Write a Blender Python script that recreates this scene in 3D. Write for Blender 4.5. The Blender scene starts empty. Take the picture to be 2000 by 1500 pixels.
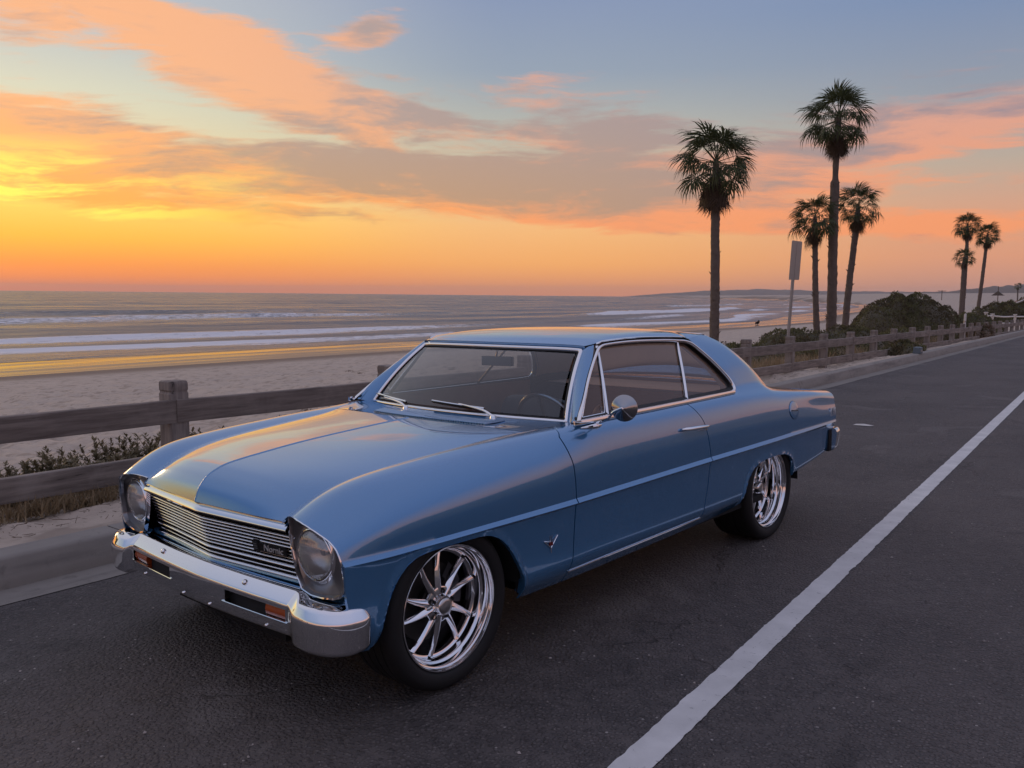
import bpy, bmesh, math, random
import numpy as np
from mathutils import Vector, Matrix
random.seed(7); np.random.seed(7)
rng = np.random.default_rng(11)
SC = bpy.context.scene
COL = SC.collection
R = math.radians

# ------------------------------------------------------------------ camera
CAM_H = 1.504
HAZE = 0.00007
SC.cycles.max_bounces = 8; SC.cycles.diffuse_bounces = 2; SC.cycles.glossy_bounces = 4; SC.cycles.transmission_bounces = 4; SC.cycles.transparent_max_bounces = 12; SC.cycles.volume_bounces = 0; SC.cycles.caustics_reflective = False; SC.cycles.caustics_refractive = False
cam_d = bpy.data.cameras.new('camera'); cam = bpy.data.objects.new('camera', cam_d); COL.objects.link(cam)
cam_d.sensor_fit = 'HORIZONTAL'; cam_d.sensor_width = 36.0; cam_d.lens = 36.0 * 1680.73 / 2000.0
cam_d.clip_start = 0.05; cam_d.clip_end = 60000
def set_cam(az, pitch, roll):
    f = Vector((math.cos(az) * math.cos(pitch), math.sin(az) * math.cos(pitch), -math.sin(pitch)))
    r = f.cross(Vector((0, 0, 1))).normalized(); u = r.cross(f)
    r2 = math.cos(roll) * r + math.sin(roll) * u; u2 = -math.sin(roll) * r + math.cos(roll) * u
    M = Matrix((r2, u2, -f)).transposed().to_4x4(); M.translation = (0, 0, CAM_H)
    cam.matrix_world = M
set_cam(R(125.2358), R(5.8997), R(0.5447))
SC.camera = cam
SC.view_settings.view_transform = 'Standard'; SC.view_settings.look = 'None'
SC.view_settings.exposure = 0.24; SC.view_settings.gamma = 1.0; SC.view_settings.use_curve_mapping = False

# ------------------------------------------------------------------ sky
SUN_AZ = R(168.0)      # the sun has just gone down over the sea, left of the frame
def srgb(r, g, b, s=1.0):
    def l(c):
        c /= 255.0
        return c / 12.92 if c <= 0.04045 else ((c + 0.055) / 1.055) ** 2.4
    return (l(r) * s, l(g) * s, l(b) * s, 1.0)

class NT:
    """small node-tree helper"""
    def __init__(self, tree): self.t = tree
    def n(self, typ, **kw):
        nd = self.t.nodes.new(typ)
        for k, v in kw.items(): setattr(nd, k, v)
        return nd
    def l(self, a, b): self.t.links.new(a, b)
    def val(self, sock, v):
        if hasattr(v, 'is_linked') or isinstance(v, bpy.types.NodeSocket): self.l(v, sock)
        else: sock.default_value = v
    def math(self, op, a, b=0.0, c=0.0, clamp=False):
        nd = self.n('ShaderNodeMath', operation=op, use_clamp=clamp)
        for i, v in enumerate((a, b, c)): self.val(nd.inputs[i], v)
        return nd.outputs[0]
    def mix(self, f, a, b, mode='MIX', clamp=False):
        nd = self.n('ShaderNodeMix', data_type='RGBA', blend_type=mode, clamp_factor=True, clamp_result=clamp)
        self.val(nd.inputs[0], f); self.val(nd.inputs[6], a); self.val(nd.inputs[7], b)
        return nd.outputs[2]
    def ramp(self, f, stops, interp='LINEAR'):
        nd = self.n('ShaderNodeValToRGB'); cr = nd.color_ramp; cr.interpolation = interp
        while len(cr.elements) < len(stops): cr.elements.new(0.5)
        for e, (p, c) in zip(cr.elements, stops): e.position = p; e.color = c if len(c) == 4 else (*c, 1)
        self.l(f, nd.inputs[0]); return nd.outputs[0]
    def noise(self, vec, scale, detail=4, rough=0.5, dist=0.0, lac=2.0, col=False):
        nd = self.n('ShaderNodeTexNoise', noise_dimensions='3D')
        if vec is not None: self.l(vec, nd.inputs['Vector'])
        nd.inputs['Scale'].default_value = scale; nd.inputs['Detail'].default_value = detail
        nd.inputs['Roughness'].default_value = rough; nd.inputs['Distortion'].default_value = dist
        nd.inputs['Lacunarity'].default_value = lac
        return nd.outputs[1 if col else 0]
    def smooth(self, v, a, b):
        nd = self.n('ShaderNodeMapRange', interpolation_type='SMOOTHSTEP')
        self.l(v, nd.inputs[0]); nd.inputs[1].default_value = a; nd.inputs[2].default_value = b
        return nd.outputs[0]
    def lin(self, v, a, b, c=0.0, d=1.0):
        nd = self.n('ShaderNodeMapRange'); self.l(v, nd.inputs[0])
        for i, q in enumerate((a, b, c, d)): nd.inputs[i + 1].default_value = q
        return nd.outputs[0]
    def vmul(self, v, s):
        nd = self.n('ShaderNodeVectorMath', operation='MULTIPLY'); self.l(v, nd.inputs[0]); nd.inputs[1].default_value = s
        return nd.outputs[0]

def build_world():
    w = bpy.data.worlds.new('World'); SC.world = w; w.use_nodes = True
    t = NT(w.node_tree); w.node_tree.nodes.clear()
    tc = t.n('ShaderNodeTexCoord'); d = tc.outputs['Generated']
    sep = t.n('ShaderNodeSeparateXYZ'); t.l(d, sep.inputs[0]); x, y, z = sep.outputs
    h = t.math('SQRT', t.math('ADD', t.math('MULTIPLY', x, x), t.math('MULTIPLY', y, y)))
    ca = t.math('DIVIDE', t.math('ADD', t.math('MULTIPLY', x, math.cos(SUN_AZ)), t.math('MULTIPLY', y, math.sin(SUN_AZ))), t.math('MAXIMUM', h, 0.01))
    el = t.math('ARCTAN2', z, h)                              # elevation, radians
    e01 = t.math('DIVIDE', t.math('MAXIMUM', el, 0.0), math.pi / 2)
    D = lambda deg: deg / 90.0
    S = srgb
    A = t.ramp(e01, [(0, S(248, 128, 62)), (D(1.6), S(250, 150, 62)), (D(3.2), S(252, 184, 66)), (D(5.0), S(252, 206, 96)),
                     (D(8), S(228, 208, 158)), (D(11.5), S(206, 205, 182)), (D(15), S(180, 186, 188)), (D(20), S(172, 174, 184)),
                     (D(32), S(166, 168, 186)), (D(55), S(166, 165, 186)), (1, S(168, 166, 188))])
    B = t.ramp(e01, [(0, S(226, 138, 92)), (D(2), S(238, 166, 96)), (D(4.5), S(234, 178, 118)), (D(7), S(206, 180, 146)),
                     (D(10), S(176, 174, 160)), (D(14), S(140, 152, 168)), (D(20), S(121, 137, 172)), (D(34), S(150, 158, 186)), (D(55), S(163, 164, 188)), (1, S(168, 166, 188))])
    Cc = t.ramp(e01, [(0, S(186, 138, 124)), (D(2.5), S(212, 148, 116)), (D(5), S(206, 152, 124)), (D(8), S(176, 160, 146)), (D(12), S(138, 145, 158)),
                      (D(17), S(114, 133, 166)), (D(32), S(146, 155, 185)), (D(55), S(162, 163, 188)), (1, S(168, 166, 188))])
    Dd = t.ramp(e01, [(0, S(150, 120, 122)), (D(3), S(176, 130, 124)), (D(8), S(196, 150, 142)), (D(14), S(176, 152, 162)),
                      (D(22), S(140, 148, 180)), (D(36), S(150, 156, 186)), (D(55), S(162, 163, 188)), (1, S(168, 166, 188))])
    c0, c1, c2, c3 = math.cos(R(8)), math.cos(R(43)), math.cos(R(73)), math.cos(R(140))
    sky = t.mix(t.smooth(ca, c1, c0), t.mix(t.smooth(ca, c2, c1), t.mix(t.smooth(ca, c3, c2), Dd, Cc), B), A)
    # clouds: thin stretched layers lit from below
    wob = t.noise(d, 2.2, 3, 0.5, col=True)
    wv = t.n('ShaderNodeVectorMath', operation='MULTIPLY_ADD'); t.l(wob, wv.inputs[0]); wv.inputs[1].default_value = (0.20, 0.20, 0.06); t.l(d, wv.inputs[2])
    wob2 = t.noise(t.vmul(wv.outputs[0], (1.0, 1.0, 3.0)), 9.0, 4, 0.6, col=True); wv2 = t.n('ShaderNodeVectorMath', operation='MULTIPLY_ADD'); t.l(wob2, wv2.inputs[0]); wv2.inputs[1].default_value = (0.045, 0.045, 0.016); t.l(wv.outputs[0], wv2.inputs[2]); wv = wv2
    v1 = t.vmul(wv.outputs[0], (1.0, 1.0, 4.6))
    n1 = t.noise(v1, 3.1, 7, 0.56)
    n2 = t.noise(t.vmul(wv.outputs[0], (1.0, 1.0, 7.5)), 6.5, 6, 0.6)
    n3 = t.noise(t.vmul(wv.outputs[0], (1.0, 1.0, 9.0)), 17.0, 5, 0.6)
    cov = t.math('ADD', t.math('ADD', t.math('MULTIPLY', n1, 0.50), t.math('MULTIPLY', n2, 0.33)), t.math('MULTIPLY', n3, 0.17))
    env = t.ramp(e01, [(0, (.0, .0, .0)), (D(2.2), (.12, .12, .12)), (D(4.2), (.62, .62, .62)), (D(6.5), (1, 1, 1)), (D(9), (.86, .86, .86)), (D(13), (.62, .62, .62)), (D(19), (.36, .36, .36)), (D(40), (.30, .30, .30)), (D(70), (.2, .2, .2))])
    azn = t.math('ARCTAN2', y, x)
    def cloudbank(px_, py_, sx_, sy_, tilt):
        a0 = R(125.2358) - math.atan((px_ - 1000) / 1680.73); e0 = (575.5 + .0095 * (px_ - 1000) - py_) / 1680.73; wa = sx_ / 1680.73; we = sy_ / 1680.73
        da = t.math('SUBTRACT', azn, a0); de = t.math('SUBTRACT', t.math('SUBTRACT', el, e0), t.math('MULTIPLY', da, tilt))
        q = t.math('ADD', t.math('POWER', t.math('ABSOLUTE', t.math('DIVIDE', da, wa)), 2.0), t.math('POWER', t.math('ABSOLUTE', t.math('DIVIDE', de, we)), 2.0))
        return t.math('EXPONENT', t.math('MULTIPLY', q, -1.0))
    banks = [(90, 325, 360, 60, .08, 1.3, .34), (440, 150, 180, 58, .24, 1.0, .40), (640, 235, 300, 36, .10, 1.0, .12), (940, 345, 420, 62, .05, 1.0, -.34), (1180, 425, 420, 36, .03, 1.0, .26), (730, 100, 80, 38, -.25, 1.0, -.15),
             (1850, 285, 200, 42, -.05, .70, .30), (1700, 230, 330, 70, .0, .42, -.30), (1700, 455, 340, 26, .0, .8, .20), (250, 415, 330, 34, .05, .9, .25), (1150, 255, 140, 55, .1, .95, -.3), (1500, 340, 330, 40, .0, .6, .05), (1440, 150, 210, 34, -.1, .62, -.1), (1960, 60, 130, 40, -.3, .6, .1), (330, 95, 200, 42, .2, .6, .2), (620, 190, 240, 48, .15, .75, .0), (60, 120, 160, 40, .05, .5, .0)]
    bsum = 0.0; lsum = 0.0
    for (px_, py_, sx_, sy_, ti, wt_, li) in banks:
        gq = cloudbank(px_, py_, sx_, sy_, ti); bsum = t.math('ADD', t.math('MULTIPLY', gq, wt_), bsum); lsum = t.math('ADD', t.math('MULTIPLY', gq, li), lsum)
    thr = t.math('SUBTRACT', 0.66, t.math('ADD', t.math('MULTIPLY', env, 0.118), t.math('MULTIPLY', t.math('MINIMUM', bsum, 1.3), 0.215)))
    cl = t.math('MULTIPLY', t.smooth(t.math('SUBTRACT', cov, thr), 0.0, 0.115), t.math('MINIMUM', t.math('MULTIPLY', env, 6.0), 0.93))
    lit = t.smooth(t.math('ADD', t.math('ADD', t.math('MULTIPLY', t.noise(t.vmul(wv.outputs[0], (1.0, 1.0, 6.0)), 4.2, 6, 0.6), .65), t.math('MULTIPLY', t.noise(t.vmul(wv.outputs[0], (1.0, 1.0, 5.0)), 13.0, 6, 0.62), .35)), t.math('ADD', t.math('MULTIPLY', t.math('SUBTRACT', cov, thr), -0.45), t.math('MULTIPLY', lsum, .42))), 0.345, 0.55)
    sunw = t.smooth(ca, c2 - 0.25, c0)
    e_lo = t.smooth(el, R(13), R(4))
    shade = t.mix(sunw, S(136, 126, 140), t.mix(e_lo, S(168, 148, 142), S(184, 142, 106)))
    glow = t.mix(t.smooth(ca, c1 - 0.1, 0.999), t.mix(e_lo, S(206, 154, 138), S(236, 148, 100)), t.mix(e_lo, S(240, 172, 122), S(253, 168, 74)))
    glow = t.mix(t.smooth(ca, 0.25, -0.4), glow, S(176, 140, 146))
    ccol = t.mix(lit, shade, glow)
    hot = t.math('MULTIPLY', t.math('MULTIPLY', t.smooth(ca, 0.86, 0.985), t.smooth(n2, 0.44, 0.62)), t.math('MULTIPLY', t.smooth(el, R(3.2), R(4.6)), t.smooth(el, R(9.5), R(6.2))))
    ccol = t.mix(hot, ccol, S(255, 226, 92, 1.15))
    col = t.mix(cl, sky, ccol)
    col = t.mix(t.smooth(el, R(0.0), R(-1.0)), col, S(90, 84, 88))
    nis = t.n('ShaderNodeTexSky', sky_type='NISHITA'); nis.sun_disc = False
    nis.sun_elevation = R(1.5); nis.sun_rotation = math.pi / 2 - SUN_AZ
    nis.altitude = 0; nis.air_density = 1.2; nis.dust_density = 1.5
    b1 = t.n('ShaderNodeBackground'); t.l(nis.outputs[0], b1.inputs[0]); b1.inputs[1].default_value = 0.012
    b2 = t.n('ShaderNodeBackground'); t.l(col, b2.inputs[0]); b2.inputs[1].default_value = 0.97
    ad = t.n('ShaderNodeAddShader'); t.l(b1.outputs[0], ad.inputs[0]); t.l(b2.outputs[0], ad.inputs[1])
    out = t.n('ShaderNodeOutputWorld'); t.l(ad.outputs[0], out.inputs[0])
    w.cycles.sampling_method = 'MANUAL'; w.cycles.sample_map_resolution = 1024
build_world()

# low dusk sun behind the cloud bank
sd = bpy.data.lights.new('sun', 'SUN'); sun = bpy.data.objects.new('sun', sd); COL.objects.link(sun)
sd.energy = 0.32; sd.angle = R(14); sd.color = (1.0, 0.62, 0.32)
sun.rotation_euler = Vector((-math.cos(SUN_AZ) * math.cos(R(4)), -math.sin(SUN_AZ) * math.cos(R(4)), -math.sin(R(4)))).to_track_quat('-Z', 'Y').to_euler()

# ------------------------------------------------------------------ helpers
def link(o, parent=None):
    COL.objects.link(o)
    if parent is not None: o.parent = parent
    return o
def tag(o, label=None, cat=None, group=None, kind=None):
    for k, v in (('label', label), ('category', cat), ('group', group), ('kind', kind)):
        if v: o[k] = v
    return o
def empty(name, loc=(0, 0, 0), rz=0.0):
    o = bpy.data.objects.new(name, None); link(o); o.location = loc; o.rotation_euler = (0, 0, rz); o.empty_display_size = .1
    return o
def mesh(name, V, F, mats=None, smooth=True, sharp=None, fm=None):
    me = bpy.data.meshes.new(name)
    me.from_pydata([tuple(map(float, v)) for v in V], [], [tuple(int(i) for i in f) for f in F])
    for m in (mats if isinstance(mats, (list, tuple)) else [mats]):
        if m is not None: me.materials.append(m)
    if fm is not None: me.polygons.foreach_set('material_index', np.asarray(fm, dtype=np.int32))
    me.polygons.foreach_set('use_smooth', [bool(smooth)] * len(me.polygons))
    me.update()
    if smooth and sharp: me.set_sharp_from_angle(angle=R(sharp))
    return me
def obj(name, V, F, mats, parent=None, smooth=True, sharp=35, fm=None):
    return link(bpy.data.objects.new(name, mesh(name, V, F, mats, smooth, sharp, fm)), parent)

class MB:
    """collects shapes into one mesh"""
    def __init__(self): self.V = []; self.F = []; self.M = []
    def add(self, V, F, m=0):
        o = len(self.V); self.V.extend(np.asarray(V, float).tolist()); self.F.extend([tuple(i + o for i in f) for f in F]); self.M.extend([m] * len(F)); return self
    def box(self, c, s, m=0, M=None):
        c = np.array(c, float); s = np.array(s, float) / 2
        V = np.array([[x, y, z] for x in (-1, 1) for y in (-1, 1) for z in (-1, 1)], float) * s
        if M is not None: V = V @ np.array(M.to_3x3()).T
        return self.add(V + c, [(0, 1, 3, 2), (4, 6, 7, 5), (0, 4, 5, 1), (2, 3, 7, 6), (0, 2, 6, 4), (1, 5, 7, 3)], m)
    def grid(self, P, m=0, cu=False, cv=False, flip=False):
        V, F = gridvf(P, cu, cv, flip); return self.add(V, F, m)
    def tube(self, pts, r, n=8, m=0, cap=True, flat=None):
        V, F = tubevf(pts, r, n, cap, flat); return self.add(V, F, m)
    def build(self, name, mats, parent=None, smooth=True, sharp=35, mir=False):
        V = np.array(self.V); F = self.F
        if mir: V = V * [1, -1, 1]; F = [f[::-1] for f in F]
        return obj(name, V, F, mats, parent, smooth, sharp, self.M)

def gridvf(P, cu=False, cv=False, flip=False):
    P = np.asarray(P, float); m, n, _ = P.shape; F = []
    for i in range(m if cu else m - 1):
        for j in range(n if cv else n - 1):
            a, b, c, d = i * n + j, i * n + (j + 1) % n, ((i + 1) % m) * n + (j + 1) % n, ((i + 1) % m) * n + j
            F.append((a, d, c, b) if flip else (a, b, c, d))
    return P.reshape(-1, 3), F
def frames(pts, closed=False):
    pts = np.asarray(pts, float); T = np.gradient(pts, axis=0)
    if closed: T = np.roll(pts, -1, 0) - np.roll(pts, 1, 0)
    T /= np.linalg.norm(T, axis=1)[:, None] + 1e-12
    ref = np.array([0, 0, 1.0]) if abs(T[0, 2]) < .9 else np.array([1.0, 0, 0])
    N = np.zeros_like(pts); N[0] = np.cross(T[0], ref); N[0] /= np.linalg.norm(N[0])
    for i in range(1, len(pts)):
        v = N[i - 1] - T[i] * (N[i - 1] @ T[i]); N[i] = v / (np.linalg.norm(v) + 1e-12)
    return T, N, np.cross(T, N)
def tubevf(pts, r, n=8, cap=True, flat=None):
    pts = np.asarray(pts, float); T, N, B = frames(pts); r = np.broadcast_to(np.asarray(r, float), (len(pts),))
    a = np.linspace(0, 2 * np.pi, n, endpoint=False)
    fl = 1.0 if flat is None else flat
    P = pts[:, None] + r[:, None, None] * (np.cos(a)[None, :, None] * N[:, None] + fl * np.sin(a)[None, :, None] * B[:, None])
    V, F = gridvf(P, False, True)
    if cap:
        F.append(tuple(range(n))[::-1]); k = (len(pts) - 1) * n; F.append(tuple(k + i for i in range(n)))
    return V, F
def revolve(prof, n=48, axis='y', cap=False):
    """prof: (radius, depth) list -> grid around the axis"""
    a = np.linspace(0, 2 * np.pi, n, endpoint=False); prof = np.asarray(prof, float)
    P = np.zeros((len(prof), n, 3)); P[..., 0] = prof[:, 0, None] * np.cos(a); P[..., 2] = prof[:, 0, None] * np.sin(a); P[..., 1] = prof[:, 1, None]
    return P
def pchip(x, y, q):
    x = np.asarray(x, float); y = np.asarray(y, float); q = np.asarray(q, float)
    if x[0] > x[-1]: x = x[::-1]; y = y[::-1]
    h = np.diff(x); dl = np.diff(y) / h; d = np.zeros_like(y)
    for i in range(1, len(x) - 1):
        if dl[i - 1] * dl[i] > 0:
            w1 = 2 * h[i] + h[i - 1]; w2 = h[i] + 2 * h[i - 1]; d[i] = (w1 + w2) / (w1 / dl[i - 1] + w2 / dl[i])
    d[0], d[-1] = dl[0], dl[-1]
    i = np.clip(np.searchsorted(x, q) - 1, 0, len(h) - 1); t = (q - x[i]) / h[i]
    t = np.where(q < x[0], (q - x[0]) / h[0], t)
    t2, t3 = t * t, t * t * t
    r = (2 * t3 - 3 * t2 + 1) * y[i] + (t3 - 2 * t2 + t) * h[i] * d[i] + (-2 * t3 + 3 * t2) * y[i + 1] + (t3 - t2) * h[i] * d[i + 1]
    r = np.where(q < x[0], y[0] + (q - x[0]) * d[0], r); r = np.where(q > x[-1], y[-1] + (q - x[-1]) * d[-1], r)
    return r
def natspline(u, Y, q):
    """natural cubic spline, Y (n, ...) over knots u, evaluated at scalars q (k)"""
    n = len(u); h = np.diff(u); A = np.zeros((n, n)); A[0, 0] = A[-1, -1] = 1
    b = np.zeros((n,) + Y.shape[1:])
    for i in range(1, n - 1):
        A[i, i - 1] = h[i - 1]; A[i, i] = 2 * (h[i - 1] + h[i]); A[i, i + 1] = h[i]
        b[i] = 6 * ((Y[i + 1] - Y[i]) / h[i] - (Y[i] - Y[i - 1]) / h[i - 1])
    M = np.tensordot(np.linalg.inv(A), b, 1)
    i = np.clip(np.searchsorted(u, q) - 1, 0, n - 2); t0 = q - u[i]; t1 = u[i + 1] - q; hh = h[i]
    ex = (slice(None),) + (None,) * (Y.ndim - 1)
    return (M[i] * (t1 ** 3)[ex] + M[i + 1] * (t0 ** 3)[ex]) / (6 * hh[ex]) + (Y[i] / hh[ex] - M[i] * hh[ex] / 6) * t1[ex] + (Y[i + 1] / hh[ex] - M[i + 1] * hh[ex] / 6) * t0[ex]
def resample(pts, n, closed=False):
    pts = np.asarray(pts, float)
    if closed: pts = np.vstack([pts, pts[:1]])
    s = np.r_[0, np.cumsum(np.linalg.norm(np.diff(pts, axis=0), axis=1))]
    q = np.linspace(0, s[-1], n, endpoint=not closed)
    return np.stack([np.interp(q, s, pts[:, k]) for k in range(pts.shape[1])], 1)
def smoothline(pts, n):
    """C1 curve through points"""
    pts = np.asarray(pts, float)
    s = np.r_[0, np.cumsum(np.linalg.norm(np.diff(pts, axis=0), axis=1))]
    return np.stack([pchip(s, pts[:, k], np.linspace(0, s[-1], n)) for k in range(pts.shape[1])], 1)
def sstep(x, a, b):
    t = np.clip((np.asarray(x, float) - a) / (b - a), 0, 1); return t * t * (3 - 2 * t)

# ------------------------------------------------------------------ materials
MAT = {}
def material(name, fn):
    m = bpy.data.materials.new(name); m.use_nodes = True; t = NT(m.node_tree); m.node_tree.nodes.clear()
    out = t.n('ShaderNodeOutputMaterial'); r = fn(t, out)
    if r is not None: t.l(r, out.inputs[0])
    MAT[name] = m; return m
def pbsdf(t, col=(.5, .5, .5), rough=.5, metal=0.0, spec=.5, coat=0.0, coat_r=.03, normal=None, ior=None, **kw):
    b = t.n('ShaderNodeBsdfPrincipled')
    t.val(b.inputs['Base Color'], (*col, 1) if isinstance(col, tuple) and len(col) == 3 else col)
    t.val(b.inputs['Roughness'], rough); t.val(b.inputs['Metallic'], metal); b.inputs['Specular IOR Level'].default_value = spec
    t.val(b.inputs['Coat Weight'], coat); b.inputs['Coat Roughness'].default_value = coat_r
    if ior: b.inputs['IOR'].default_value = ior
    if normal is not None: t.l(normal, b.inputs['Normal'])
    for k, v in kw.items(): t.val(b.inputs[k], v)
    return b.outputs[0]
def bump(t, h, strength=.5, dist=.01):
    b = t.n('ShaderNodeBump'); t.l(h, b.inputs['Height']); b.inputs['Strength'].default_value = strength; b.inputs['Distance'].default_value = dist
    return b.outputs[0]
def coord(t, which='Object'): return t.n('ShaderNodeTexCoord').outputs[which]
def simple(name, col, rough=.5, metal=0.0, spec=.5, var=0.0, bmp=0.0, bscale=60.0, coat=0.0):
    def fn(t, out):
        c = coord(t); cc = (*col, 1)
        if var: 
            n = t.noise(c, 9, 6, .6); cc = t.mix(n, tuple(a * (1 - var) for a in col) + (1,), tuple(min(1, a * (1 + var)) for a in col) + (1,))
        nm = bump(t, t.noise(c, bscale, 5, .6), bmp, .004) if bmp else None
        return pbsdf(t, cc, rough, metal, spec, coat=coat, normal=nm)
    return material(name, fn)
def m_paint(t, out):
    c = coord(t)
    fl = t.noise(c, 900, 2, .5)
    col = t.mix(t.smooth(fl, .35, .65), (0.050, 0.215, 0.450, 1), (0.075, 0.270, 0.530, 1))
    orange = t.noise(c, 14, 3, .5)
    return pbsdf(t, col, .17, .52, .5, coat=1.0, coat_r=.010, normal=bump(t, orange, .02, .01), **{'Coat IOR': 2.0})
material('paint_blue', m_paint)
def m_chrome(t, out):
    c = coord(t); n = t.noise(c, 30, 4, .6)
    return pbsdf(t, (.88, .88, .89), t.lin(n, .3, .8, .03, .085), 1.0)
material('chrome', m_chrome)
simple('polished_alloy', (.86, .86, .87), .07, 1.0, var=.04)
simple('satin_alloy', (.42, .42, .43), .28, 1.0, var=.1)
simple('brushed_steel', (.55, .54, .52), .30, 1.0, var=.12)
simple('black_gap', (.004, .004, .005), .8)
simple('black_rubber', (.012, .012, .013), .62, var=.25, bmp=.15, bscale=120)
simple('tyre_rubber', (.0065, .0065, .007), .74, var=.3, bmp=.2, bscale=90)
simple('black_trim', (.008, .008, .009), .35)
simple('dark_vinyl', (.060, .062, .070), .42, var=.2, bmp=.2, bscale=160)
simple('badge_silver', (.78, .77, .75), .35, .4)
simple('brown_vinyl', (.60, .33, .20), .45, var=.2, bmp=.2, bscale=160)
simple('dark_chrome', (.40, .40, .41), .12, 1.0, var=.15)
simple('bezel_grey', (.30, .30, .31), .28, .9, var=.15)
simple('tan_lining', (.70, .46, .32), .8, var=.12)
simple('dash_paint', (.018, .030, .048), .30, var=.1)
simple('cast_iron', (.05, .048, .046), .6, .6, var=.3)
simple('caliper_grey', (.10, .10, .11), .45, .3, var=.2)
simple('amber_lens', (.42, .075, .012), .16, var=.15, coat=.6)
simple('red_lens', (.30, .01, .012), .16, coat=.6)
simple('badge_red', (.16, .012, .014), .3, coat=.5)
def m_glass(tint, refl_boost=0.0, boost=1.7, film=None):
    def fn(t, out):
        tr = t.n('ShaderNodeBsdfTransparent'); tr.inputs[0].default_value = (*tint, 1)
        g = t.n('ShaderNodeBsdfGlossy'); g.inputs[0].default_value = (1, 1, 1, 1); g.inputs['Roughness'].default_value = 0.012
        fr = t.n('ShaderNodeFresnel'); fr.inputs[0].default_value = 1.52
        f = t.math('ADD', t.math('MULTIPLY', fr.outputs[0], boost), refl_boost, clamp=True)
        base = tr.outputs[0]
        if film:
            df = t.n('ShaderNodeBsdfDiffuse'); df.inputs[0].default_value = (*film, 1); m0 = t.n('ShaderNodeMixShader'); m0.inputs[0].default_value = .26; t.l(tr.outputs[0], m0.inputs[1]); t.l(df.outputs[0], m0.inputs[2]); base = m0.outputs[0]
        mx = t.n('ShaderNodeMixShader'); t.l(f, mx.inputs[0]); t.l(base, mx.inputs[1]); t.l(g.outputs[0], mx.inputs[2])
        return mx.outputs[0]
    return fn
material('windshield_glass', m_glass((.62, .74, .82), .025, 1.3))
material('side_glass', m_glass((.95, .80, .68), .0, .9, (.46, .27, .18)))
material('lens_glass', m_glass((.86, .88, .90), .05))
# ================================================================== the car
car = empty('classic_car'); car.location = (-2.829, 2.548, -0.014); car.rotation_euler = (0.017033, 0, R(264.061))
tag(car, 'blue two-door hardtop coupe with chrome trim and deep polished wheels parked by the kerb', 'car')
WB = 2.794
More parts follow.
